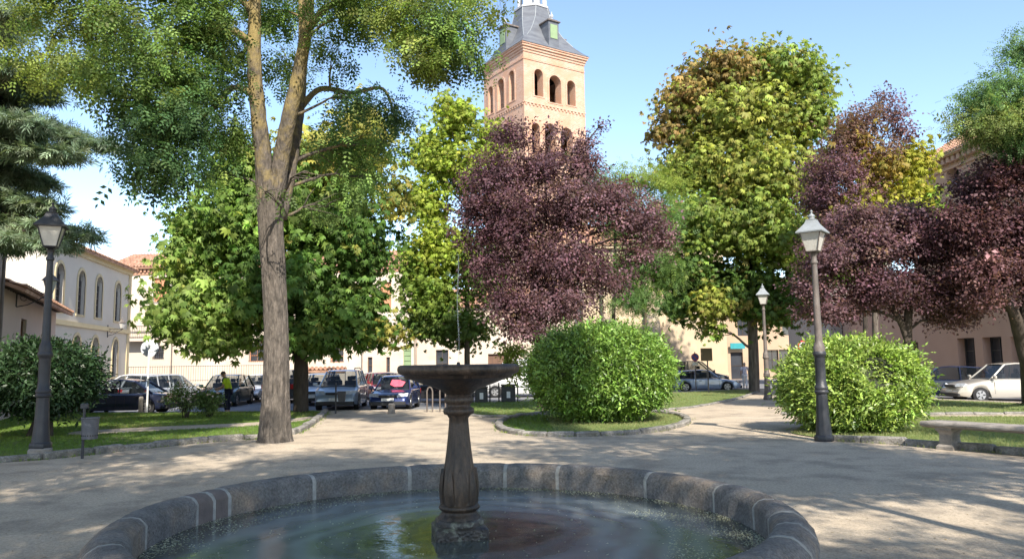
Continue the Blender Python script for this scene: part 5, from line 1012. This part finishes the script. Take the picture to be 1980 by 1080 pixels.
mb = MB(); mb.tube([An + UA * 2.0 + UA.cross(Vector((0, 0, 1))) * .09 + Vector((0, 0, z)) for z in (0, 4, 9)], .055, 8); mb.build('drainpipe', M['grey_iron'], tall, world=True)
tile_roof(tall, An - UA * 8 + Vector((0, 0, 9.32)), UA, 10.2, 4, 1.3, over=.5)
# wall lanterns on brackets
def wall_lantern(label, O, U, u, z, s=1.0):
    O = Vector(O); U = Vector(U).normalized(); Nn = U.cross(Vector((0, 0, 1))); p = O + U * u + Vector((0, 0, z)) + Nn * .02; rt = empty('wall_lantern', p, 0, label, 'wall lamp'); mb = MB()
    mb.tube([p, p + Nn * .95 * s], .02, 5); mb.tube([p - Vector((0, 0, .45 * s)), p + Nn * .3 * s - Vector((0, 0, .38 * s)), p + Nn * .9 * s - Vector((0, 0, .03))], .02, 5)
    for k in range(3): c = p + Nn * (.2 + .2 * k) * s - Vector((0, 0, .15 * s)); mb.tube([c + (Nn * math.cos(a) + Vector((0, 0, 1)) * math.sin(a)) * (.10 - .02 * k) * s for a in [i * .7 for i in range(9)]], .012, 4)
    mb.tube([p + Vector((0, 0, .25)), p - Vector((0, 0, .5))], .03, 5); mb.build('bracket', M['black_iron'], rt, world=True)
    c = p + Nn * .9 * s; mb = MB(); mb.lathe(c, [(.10 * s, .05), (.20 * s, .42 * s)], 4, rz=.5); mb.build('lantern_glass', M['lamp_glass'], rt, world=True)
    mb = MB(); mb.lathe(c, [(.26 * s, .42 * s), (.12 * s, .58 * s), (.06 * s, .62 * s), (.06 * s, .7 * s), (.01, .76 * s)], 4, rz=.5); mb.lathe(c, [(.03, -.02), (.11 * s, .05)], 4, rz=.5); mb.build('lantern_cap', M['grey_iron'], rt, world=True)
uu = uA(24); yy = (An + UA * uu).y; wall_lantern('lantern on a scrolled bracket under the eave of the low house on the left', An, UA, uu, at(24, 566, yy).z - ST, 1.15)
uu = facade_u(Bf[0], UB, 205); yy = (Bf[0] + UB * uu).y; wall_lantern('small lantern bracket on the cream arcaded hall', Bf[0], UB, uu, at(205, 636, yy).z - ST, .9)

# ------------------------------------------------------------------ CARS
def car(name, label, px, py_bottom, heading, L=4.2, W=1.72, H=1.45, kind='hatch', pm_=None, Yv=None, z=ST, group='cars parked round the square', interior=True, cat='car'):
    g = Vector((at(px, 700, Yv).x, Yv, z)) if Yv else gnd(px, py_bottom, z)
    rt = empty(name, g, R(heading), label, cat, group); hL = L / 2; w2 = W / 2
    belt = H * .60; 
    if kind == 'hatch': top = [(-hL, .52 * belt + .2), (-hL + .08, belt * .86), (-hL + .3, belt * .98), (hL * .30, belt), (hL * .55, belt * .93), (hL * .82, belt * .80), (hL * .95, belt * .68), (hL, belt * .5)]; cab = [(hL * .42, belt * .965), (hL * .10, H - .06), (-.05 * L, H), (-hL + .55, H - .07), (-hL + .16, belt * .97)]
    elif kind == 'mpv': top = [(-hL, .6), (-hL + .08, belt * .9), (-hL + .3, belt), (hL * .45, belt), (hL * .62, belt * .92), (hL * .86, belt * .80), (hL * .96, belt * .68), (hL, belt * .5)]; cab = [(hL * .56, belt * .95), (hL * .18, H - .06), (0, H), (-hL + .4, H - .05), (-hL + .12, belt * .98)]
    elif kind == 'sedan': top = [(-hL, .55), (-hL + .05, belt * .93), (-hL + .5, belt * 1.0), (-hL + 1.0, belt * 1.02), (hL * .30, belt), (hL * .55, belt * .92), (hL * .85, belt * .80), (hL * .95, belt * .68), (hL, belt * .5)]; cab = [(hL * .40, belt * .96), (hL * .06, H - .05), (-.08 * L, H), (-hL * .42, H - .08), (-hL * .74, belt * 1.02)]
    else: top = [(-hL, .6), (-hL + .04, belt * .95), (-hL + .1, belt * 1.0), (hL * .6, belt), (hL * .72, belt * .9), (hL * .93, belt * .72), (hL, belt * .5)]; cab = [(hL * .72, belt * .93), (hL * .42, H - .06), (hL * .2, H), (-hL + .25, H), (-hL + .06, belt * .98)]
    def interp(P, x):
        P = sorted(P)
        for a, b in zip(P, P[1:]):
            if a[0] <= x <= b[0]: t = (x - a[0]) / max(1e-6, b[0] - a[0]); return a[1] + (b[1] - a[1]) * t
        return P[0][1] if x < P[0][0] else P[-1][1]
    wr = .31 if H < 1.6 else .34; ax = (hL - .82, -hL + .78); N_ = 56; mb = MB(); vs = []; fs = []; sill = .20; m_ = 13
    for i in range(N_ + 1):
        x = -hL + L * i / N_; e = abs(2 * x / L); wx = w2 * (1 - .16 * max(0, (e - .72) / .28) ** 2.2); zt_ = interp(top, x); lo = sill + .10 * max(0, (e - .8) / .2)
        for a_ in ax:
            dd = abs(x - a_)
            if dd < wr + .05: lo = max(lo, .31 + math.sqrt((wr + .05) ** 2 - dd * dd))
        lo = min(lo, zt_ - .12); sh = max(lo + .05, min(zt_ - .05, belt * .93)); md = (lo + sh) / 2
        half = [(0, .22), (wx * .78, .22 if lo < .3 else .24), (wx * .98, lo), (wx * 1.0, lo + .03), (wx * 1.0, md), (wx * .985, sh), (wx * .93, sh + (zt_ - sh) * .75), ]
        pts_ = half + [(wx * .80, zt_ + .0), (wx * .4, zt_ + .018), (0, zt_ + .025)]
        rg = [(x, y, zz) for y, zz in pts_] + [(x, -y, zz) for y, zz in pts_[-2:0:-1]]; m_ = len(rg); vs += rg
    for i in range(N_):
        for j in range(m_): l = (j + 1) % m_; fs.append((i * m_ + j, i * m_ + l, (i + 1) * m_ + l, (i + 1) * m_ + j))
    fs += [tuple(range(m_)), tuple(range(N_ * m_, (N_ + 1) * m_))[::-1]]; mb.add(vs, fs)
    # roof slab and pillars (painted)
    (xf, zf), (x1, z1), (x2, z2), (x3, z3), (xr, zr_) = cab; wb, wt = w2 * .90, w2 * .70
    roof = []; 
    for (x, zz, ww) in ((x1 + .03, z1 - .01, wt * .97), (x1 - .12, z1 + .03, wt), (x2, z2, wt * 1.02), ((x2 + x3) / 2, (z2 + z3) / 2 + .02, wt * 1.02), (x3 + .1, z3 + .015, wt), (x3 - .02, z3 - .01, wt * .96)):
        roof += [(x, ww, zz - .05), (x, ww * .93, zz - .005), (x, ww * .5, zz + .012), (x, -ww * .5, zz + .012), (x, -ww * .93, zz - .005), (x, -ww, zz - .05)]
    mb.add(roof, [(i * 6 + j, i * 6 + j + 1, (i + 1) * 6 + j + 1, (i + 1) * 6 + j) for i in range(5) for j in range(5)])
    for sy in (-1, 1):
        for (xa_, za_, xb_, zb2, wd) in ((xf, zf, x1, z1, .035), (xr, zr_, x3, z3, .05)): mb.tube([(xa_, sy * wb, za_ - .02), (xb_, sy * wt, zb2 - .02)], wd, 6)
        for fx in ((.5,) if kind != 'mpv' else (.42, .75)):
            xm = x1 + (x3 - x1) * fx; mb.tube([(xm - .02, sy * (wb + .005), belt - .03), (xm, sy * (wt + .0), interp([(x1, z1), (x2, z2), (x3, z3)], xm) - .03)], .03, 6)
        if kind == 'van': mb.add([(x1 + (x3 - x1) * .25, sy * (wb + .012), belt - .03), (x3, sy * (wb + .012), belt - .03), (x3, sy * (wt + .012), z3 - .04), (x1 + (x3 - x1) * .25, sy * (wt + .012), z2 - .04)], [(0, 1, 2, 3)])
    pt = paint_cache(pm_)
    for sy in (-1, 1):
        xm = x1 + (x3 - x1) * .45
        for xx in (xm, xf - .12, x3 + .28): mb.box((xx, sy * (w2 + .0005), belt * .62), (.012, .008, belt * .50), mi=1)
        mb.box((xm + .18, sy * (w2 + .008), belt * .84), (.16, .02, .03), mi=1); mb.box((xm - .75, sy * (w2 + .008), belt * .84), (.16, .02, .03), mi=1)
    mb.build('body', [pt, M['plastic']], rt, smooth=True, fixn=True)
    mb = MB(); g_ = []
    P5 = [(xf, wb, zf), (x1, wt, z1), (x2, wt * 1.01, z2 - .03), (x3, wt, z3), (xr, wb, zr_)]
    for (x, y, zz) in P5: g_ += [(x, y * .985, zz - .02), (x, -y * .985, zz - .02)]
    g_ += [((x1 + x3) / 2, wb * .985, belt - .04), ((x1 + x3) / 2, -wb * .985, belt - .04)]
    mb.add(g_, [(0, 1, 3, 2), (6, 7, 9, 8), (0, 2, 4, 6, 8, 10), (9, 7, 5, 3, 1, 11)]); mb.build('windows', M['carglass'], rt)
    if interior:
        mb = MB()
        for sx in (hL * .12, -hL * .35):
            for sy in (-.36, .36): mb.box((sx, sy, belt - .05), (.18, .46, .5), bev=.04); mb.box((sx - .02, sy, belt + .30), (.10, .24, .18), bev=.03)
        mb.box((xf - .15, 0, belt - .06), (.3, W * .8, .12)); mb.box((0, 0, .45), (L * .7, W * .82, .3)); mb.build('seats', M['plastic'], rt)
    for sy in (-1, 1):
        for a_ in ax:
            mb = MB(); mb.tube([(a_, sy * (w2 - .20), .31), (a_, sy * (w2 - .18), .31), (a_, sy * (w2 - .02), .31), (a_, sy * (w2 - .008), .31)], [wr - .03, wr, wr, wr - .03], 22); wh = mb.build('wheel', M['tyre'], rt, smooth=True)
            mb = MB(); mb.tube([(a_, sy * (w2 - .03), .31), (a_, sy * (w2 - .002), .31)], [wr * .62, wr * .60], 18)
            mb.build('rim', M['rim'], wh)
            mb = MB(); 
            for k in range(5): a2 = 2 * PI * (k + .5) / 5; mb.box((a_ + math.cos(a2) * wr * .38, sy * (w2 + .003), .31 + math.sin(a2) * wr * .38), (.05, .008, .10), tilt=(0, -a2 + PI / 2, 0))
            mb.build('rim_gap', M['plastic'], wh)
        zh = belt * .72; mb = MB(); wl = w2 * .80
        mb.add([(hL - .075, sy * (wl - .30), zh - .07), (hL - .20, sy * (wl + .10), zh - .06), (hL - .32, sy * (wl + .12), zh + .075), (hL - .15, sy * (wl - .27), zh + .06)], [(0, 1, 2, 3)])
        o = mb.build('headlight', M['headlamp'], rt); md_ = o.modifiers.new('thick', 'SOLIDIFY'); md_.thickness = .10; md_.offset = 0
        mb = MB(); zl = belt * .82
        mb.box((-hL + .06, sy * (w2 * .80), zl), (.12, .24, .24 if kind != 'sedan' else .14), bev=.02); mb.build('taillight', M['tail'], rt)
        mb = MB(); mb.box((xf - .10, sy * (w2 + .10), belt + .07), (.10, .20, .14), bev=.03); mb.box((xf - .08, sy * (w2 - .01), belt + .02), (.06, .12, .05)); mb.build('mirror', pt if kind != 'van' else M['plastic'], rt)
    mb = MB(); mb.box((hL - .045, 0, belt * .70), (.08, W * .44, .10), bev=.015); mb.build('grille', M['plastic'], rt)
    mb = MB(); mb.box((hL + .012, 0, .46), (.02, .50, .11)); mb.build('number_plate', M['plate'], rt); mb = MB(); mb.box((-hL - .012, 0, .62), (.02, .50, .11)); mb.build('number_plate', M['plate'], rt)
    mb = MB(); mb.box((hL - .02, 0, .30), (.12, W * .88, .16), bev=.03); mb.build('bumper', M['plastic'], rt); mb = MB(); mb.box((-hL + .02, 0, .34), (.12, W * .88, .22), bev=.03); mb.build('bumper', M['plastic'], rt)
    return rt
_pc = {}
def paint_cache(c):
    if c not in _pc: _pc[c] = paint('car_paint', c)
    return _pc[c]
NAVY, SILV, BLUE, GREEN, WHITE, DARK, CHAMP, LBLUE = (.015, .02, .045), (.42, .44, .47), (.02, .035, .12), (.02, .05, .045), (.72, .72, .72), (.03, .03, .035), (.50, .46, .40), (.34, .41, .50)
car('parked_car', 'dark navy sedan seen side on, its tail just right of the round sign pole', 228, 0, 180 + 4, 4.6, 1.78, 1.42, 'sedan', NAVY, Yv=31.5)
car('parked_car', 'white estate car whose long roof shows above the dark navy sedan', 262, 0, 184, 4.6, 1.78, 1.58, 'mpv', WHITE, Yv=38)
car('parked_car', 'silver hatchback with red tail lamp right of the round sign, behind the sedan', 322, 0, 70, 4.2, 1.75, 1.55, 'mpv', SILV, Yv=37.5)
car('parked_car', 'dark green car facing forward with the worker standing before it', 440, 0, -86, 4.2, 1.75, 1.5, 'hatch', GREEN, Yv=38)
car('parked_car', 'white hatchback left of the locust trunk, facing forward', 505, 0, -96, 4.0, 1.7, 1.45, 'hatch', WHITE, Yv=42.5)
car('parked_car', 'white car seen between the chestnut trunk and the grey people carrier', 622, 0, -84, 4.2, 1.75, 1.48, 'hatch', (.60, .66, .72), Yv=38)
suv = car('parked_car', 'grey blue people carrier with roof rails facing forward, left of the small blue car', 663, 0, -86, 4.2, 1.78, 1.66, 'mpv', LBLUE, Yv=34)
mb = MB(); 
for sy in (-1, 1): mb.tube([(.35, sy * .56, 1.66), (.25, sy * .56, 1.73), (-1.5, sy * .56, 1.73), (-1.6, sy * .56, 1.65)], .022, 6)
mb.build('roof_rail', M['black_iron'], suv)
blu = car('parked_car', 'small dark blue hatchback with pink sunshade in the windscreen, facing forward', 766, 0, -92, 3.7, 1.66, 1.40, 'hatch', BLUE, Yv=33)
mb = MB(); rs2 = random.Random(1)
mb.add([(.62, .38, .94), (.64, .05, .93), (.52, -.15, 1.02), (.34, -.1, 1.22), (.36, .22, 1.2), (.44, .48, 1.12)], [(0, 1, 2, 3, 4, 5)]); o = mb.build('sunshade', pm('pink_shade', (.75, .12, .17), (.6, .07, .12), 8, .6), blu); o.modifiers.new('thick', 'SOLIDIFY').thickness = .01
car('parked_car', 'light grey car behind, between the people carrier and the small blue car', 722, 0, 150, 4.2, 1.75, 1.45, 'hatch', SILV, Yv=44)
car('parked_car', 'dark red car partly hidden behind the small blue hatchback', 742, 0, -70, 4.1, 1.72, 1.46, 'hatch', (.25, .03, .03), Yv=41.5)
car('parked_car', 'black car showing a red tail lamp just left of the fountain bowl stem', 838, 0, 165, 4.2, 1.75, 1.42, 'hatch', DARK, Yv=38.5)
car('parked_van', 'white van behind the bins between the bowl and the round bush', 1010, 0, 178, 4.6, 1.85, 2.05, 'van', WHITE, Yv=43, cat='van')
car('parked_car', 'silver blue hatchback in front of the church wall, right of the round bush', 1362, 0, -8, 4.0, 1.72, 1.32, 'hatch', (.36, .44, .60), Yv=46.5)
car('parked_car', 'black off roader showing its roof over the silver blue hatchback', 1342, 0, -4, 4.3, 1.8, 1.85, 'mpv', DARK, Yv=51)
car('parked_car', 'dark blue hatchback with bright red tail lamp, right of the right laurel', 1822, 0, 152, 4.0, 1.74, 1.46, 'hatch', NAVY, Yv=34.5)
car('parked_car', 'champagne coloured car seen side on at the right edge', 1935, 0, 176, 4.3, 1.78, 1.58, 'hatch', CHAMP, Yv=32)
car('parked_car', 'dark estate car glimpsed between the locust and chestnut trunks', 560, 0, 92, 4.4, 1.8, 1.7, 'mpv', DARK, Yv=41)

# scooter by the navy sedan
g = gnd(205, 797, ST); sco = empty('scooter', g, R(-60), 'dark scooter with grey fairing standing beside the laurel tree and navy sedan', 'scooter')
mb = MB(); mb.box((.0, 0, .48), (.75, .26, .22), bev=.06); mb.box((-.25, 0, .66), (.65, .28, .12), bev=.04); mb.box((.42, 0, .6), (.08, .36, .6), tilt=(0, R(-18), 0), bev=.03); mb.box((.12, 0, .25), (.5, .28, .08), bev=.02); mb.tube([(.52, -.3, .98), (.44, -.08, 1.0), (.44, .08, 1.0), (.52, .3, .98)], .02, 6); mb.tube([(.62, 0, .28), (.42, 0, .98)], .035, 6); mb.build('body', M['plastic'], sco, smooth=True)
mb = MB(); mb.box((.50, 0, .88), (.08, .22, .26), tilt=(0, R(-20), 0), bev=.03); mb.box((.62, 0, .48), (.36, .13, .06), tilt=(0, R(10), 0), bev=.02); mb.build('fairing', M['lamp_cap'], sco)
for x in (.64, -.48):
    mb = MB(); mb.tube([(x, -.06, .25), (x, -.04, .25), (x, .04, .25), (x, .06, .25)], [.22, .25, .25, .22], 18); wh = mb.build('wheel', M['tyre'], sco, smooth=True); mb = MB(); mb.tube([(x, -.065, .25), (x, .065, .25)], .13, 14); mb.build('rim', M['rim'], wh)
mb = MB()
for sy in (-1, 1): mb.tube([(.47, sy * .22, 1.0), (.44, sy * .3, 1.14)], .01, 4); mb.box((.43, sy * .32, 1.2), (.02, .12, .08), bev=.008)
mb.build('mirrors', M['black_iron'], sco)

# ------------------------------------------------------------------ PEOPLE
def skin_body(name, verts, edges, radii, mat, parent, root=0, sub=2):
    me = bpy.data.meshes.new(name); me.from_pydata(verts, edges, []); me.materials.append(mat); o = bpy.data.objects.new(name, me); col.objects.link(o); o.parent = parent
    md = o.modifiers.new('skin', 'SKIN'); 
    if not me.skin_vertices: 
        bm = bmesh.new(); bm.from_mesh(me); bm.verts.layers.skin.verify(); bm.to_mesh(me); bm.free()
    for i, r in enumerate(radii): me.skin_vertices[0].data[i].radius = (r if hasattr(r, '__len__') else (r, r))
    me.skin_vertices[0].data[root].use_root = True; md.use_smooth_shade = True
    s_ = o.modifiers.new('sub', 'SUBSURF'); s_.levels = sub; s_.render_levels = sub; return o
def person(label, loc, rz, H, pose, shirt, trousers, hat=None, hair=(.05, .035, .025), group=None, shoe=(.03, .03, .03)):
    """local frame: faces +x, left is +y"""
    rt = empty('person', loc, rz, label, 'person', group); k = H / 1.75
    J = {'pel': (0, 0, .95), 'sp1': (.0, 0, 1.1), 'che': (.01, 0, 1.30), 'nb': (.0, 0, 1.46), 'nk': (.01, 0, 1.53), 'hd': (.03, 0, 1.60), 'ht': (.03, 0, 1.72)}
    J.update({'hipL': (0, .09, .90), 'kneL': (.03, .10, .50), 'ankL': (0, .10, .09), 'toeL': (.17, .11, .03), 'hipR': (0, -.09, .90), 'kneR': (.03, -.10, .50), 'ankR': (0, -.10, .09), 'toeR': (.17, -.11, .03),
              'shL': (0, .19, 1.42), 'elL': (0, .24, 1.14), 'wrL': (.06, .25, .90), 'shR': (0, -.19, 1.42), 'elR': (0, -.24, 1.14), 'wrR': (.06, -.25, .90)})
    J.update(pose); rad = {'pel': .12, 'sp1': .115, 'che': .135, 'nb': .075, 'nk': .052, 'hd': .075, 'ht': .05, 'hip': .085, 'kne': .058, 'ank': .04, 'toe': .03, 'sh': .06, 'el': .042, 'wr': .028}
    names = list(J); idx = {n_: i for i, n_ in enumerate(names)}; V = [tuple(Vector(J[n_]) * k) for n_ in names]; Rr = [rad[n_ if n_ in rad else n_[:-1]] * k for n_ in names]
    E = [('pel', 'sp1'), ('sp1', 'che'), ('che', 'nb'), ('nb', 'nk'), ('nk', 'hd'), ('hd', 'ht'), ('pel', 'hipL'), ('hipL', 'kneL'), ('kneL', 'ankL'), ('ankL', 'toeL'), ('pel', 'hipR'), ('hipR', 'kneR'), ('kneR', 'ankR'), ('ankR', 'toeR'), ('nb', 'shL'), ('shL', 'elL'), ('elL', 'wrL'), ('nb', 'shR'), ('shR', 'elR'), ('elR', 'wrR')]
    E = [(idx[a], idx[b]) for a, b in E]
    for sd_ in 'LR':                                   # palm, four fingers and a thumb
        w0 = Vector(J['wr' + sd_]); d = (w0 - Vector(J['el' + sd_])).normalized(); sgn = 1 if sd_ == 'L' else -1; side = Vector((1, 0, 0)); side = (side - d * side.dot(d)).normalized(); inw = d.cross(side) * sgn
        pm0 = w0 + d * .05; V.append(tuple(pm0 * k)); Rr.append((.032 * k)); ip = len(V) - 1; E.append((idx['wr' + sd_], ip))
        for f in range(4):
            b0 = pm0 + d * .04 + side * (.027 - .018 * f); ln = (.07, .08, .075, .06)[f]; b1_ = b0 + d * ln * .55 + inw * .008; b2_ = b1_ + d * ln * .4 + inw * .03
            for q, rr in ((b0, .010), (b1_, .009), (b2_, .007)): V.append(tuple(q * k)); Rr.append(rr * k)
            m0 = len(V); E += [(ip, m0 - 3), (m0 - 3, m0 - 2), (m0 - 2, m0 - 1)]
        t0 = pm0 + side * .035; t1 = t0 + side * .02 + d * .035; 
        for q, rr in ((t0, .011), (t1, .009)): V.append(tuple(q * k)); Rr.append(rr * k)
        E += [(ip, len(V) - 2), (len(V) - 2, len(V) - 1)]
    skin_body('body', V, E, Rr, M['skin'], rt, root=0)
    hd = Vector(J['hd']) * k; ht = Vector(J['ht']) * k; up = (ht - hd).normalized(); fw = Vector((1, 0, 0)); fw = (fw - up * fw.dot(up)).normalized(); sdv = up.cross(fw)
    def blob(mb, c, rx, ry, rz_, n=12, cut=-1):
        vs = []; fs = []
        for j in range(n + 1):
            ph = PI * j / n
            for i in range(n): a = 2 * PI * i / n; vs.append(c + fw * (rx * math.sin(ph) * math.cos(a)) + sdv * (ry * math.sin(ph) * math.sin(a)) + up * max(cut * rz_, rz_ * math.cos(ph)))
        for j in range(n):
            for i in range(n): l = (i + 1) % n; fs.append((j * n + i, (j + 1) * n + i, (j + 1) * n + l, j * n + l))
        mb.add(vs, fs)
    hc = (hd + ht) / 2; mb = MB(); blob(mb, hc + up * .0, .095 * k, .075 * k, .115 * k); blob(mb, hc + fw * .098 * k - up * .015 * k, .018 * k, .012 * k, .022 * k, 6)
    for s_ in (-1, 1): blob(mb, hc + sdv * s_ * .077 * k - up * .01 * k, .018 * k, .010 * k, .030 * k, 6)
    mb.build('face', M['skin'], rt, smooth='all')
    mb = MB()
    for s_ in (-1, 1): blob(mb, hc + fw * .086 * k + sdv * s_ * .03 * k + up * .005 * k, .008 * k, .010 * k, .006 * k, 6)
    blob(mb, hc + fw * .084 * k - up * .055 * k, .008 * k, .022 * k, .005 * k, 6); mb.build('eyes_and_mouth', pm('face_dark', (.12, .05, .04), None, 9, .5), rt)
    mb = MB(); blob(mb, hc - fw * .012 * k + up * .018 * k, .097 * k, .083 * k, .112 * k, 14, cut=-.15); mb.build('hair', pm('hair', hair, None, 30, .7), rt, smooth='all')
    if hat:
        mb = MB(); blob(mb, hc + up * .035 * k, .105 * k, .092 * k, .10 * k, 14, cut=.0); mb.add([hc + up * .04 * k + fw * .17 * k + sdv * .05 * k, hc + up * .04 * k + fw * .17 * k - sdv * .05 * k, hc + up * .05 * k - sdv * .09 * k + fw * .02, hc + up * .05 * k + sdv * .09 * k + fw * .02], [(0, 1, 2, 3)]); mb.build('cap', hat, rt, smooth='all')
    P = lambda n_: tuple(Vector(J[n_]) * k)
    lerp = lambda a, b, t: tuple((Vector(J[a]).lerp(Vector(J[b]), t)) * k)
    sv = [tuple(Vector(J['pel']) * k - Vector((0, 0, .10 * k))), P('sp1'), P('che'), P('nb'), P('shL'), lerp('shL', 'elL', .75), P('shR'), lerp('shR', 'elR', .75)]
    skin_body('shirt', sv, [(0, 1), (1, 2), (2, 3), (3, 4), (4, 5), (3, 6), (6, 7)], [r * k for r in (.150, .150, .160, .09, .078, .066, .078, .066)], shirt, rt, root=0)
    tv_ = [P('pel'), P('hipL'), P('kneL'), lerp('kneL', 'ankL', .9), P('hipR'), P('kneR'), lerp('kneR', 'ankR', .9)]
    skin_body('trousers', tv_, [(0, 1), (1, 2), (2, 3), (0, 4), (4, 5), (5, 6)], [r * k for r in (.146, .110, .080, .068, .110, .080, .068)], trousers, rt, root=0)
    mb = MB(); 
    for s_ in 'LR': a, b = Vector(J['ank' + s_]) * k, Vector(J['toe' + s_]) * k; c = (a + b) / 2; mb.box((c.x - .01, c.y, .045), (.27 * k, .10 * k, .09), bev=.02)
    mb.build('shoes', pm('shoe', shoe, None, 9, .6), rt); return rt
hv = pm('hi_vis', (.55, .72, .03), (.45, .62, .02), 9, .7); nv = pm('navy_cloth', (.015, .018, .045), None, 9, .8)
wy = 31.0; wx = at(444, 700, wy).x
person('worker in yellow shirt, navy trousers and cap, bent slightly over the rose bushes', (wx, wy, ST), R(188), 1.72, {'sp1': (.03, 0, 1.09), 'che': (.09, 0, 1.27), 'nb': (.14, 0, 1.41), 'nk': (.17, 0, 1.47), 'hd': (.21, 0, 1.53), 'ht': (.25, 0, 1.64), 'shL': (.13, .19, 1.37), 'shR': (.13, -.19, 1.37), 'elL': (.20, .24, 1.10), 'wrL': (.42, .18, 1.02), 'elR': (.18, -.24, 1.10), 'wrR': (.40, -.18, .98), 'kneL': (.10, .11, .50), 'ankL': (.06, .11, .09), 'toeL': (.23, .12, .03)}, hv, nv, hat=pm('cap_grey', (.14, .13, .12), None, 9, .8))
wy = 50; wx = at(1439, 700, wy).x
person('pedestrian in pale shirt and white trousers walking past the chestnut trunk', (wx, wy, ST), R(75), 1.66, {'kneL': (.14, .09, .52), 'ankL': (.20, .09, .12), 'toeL': (.36, .10, .05), 'kneR': (-.05, -.09, .50), 'ankR': (-.20, -.09, .12), 'toeR': (-.05, -.10, .04), 'elL': (-.08, .25, 1.16), 'wrL': (-.02, .27, .93), 'elR': (.06, -.25, 1.16), 'wrR': (.22, -.24, .98)}, pm('pale_shirt', (.66, .62, .68), (.58, .55, .62), 14, .8), pm('white_cloth', (.80, .78, .76), None, 9, .8), hair=(.35, .32, .28), shoe=(.4, .38, .35))
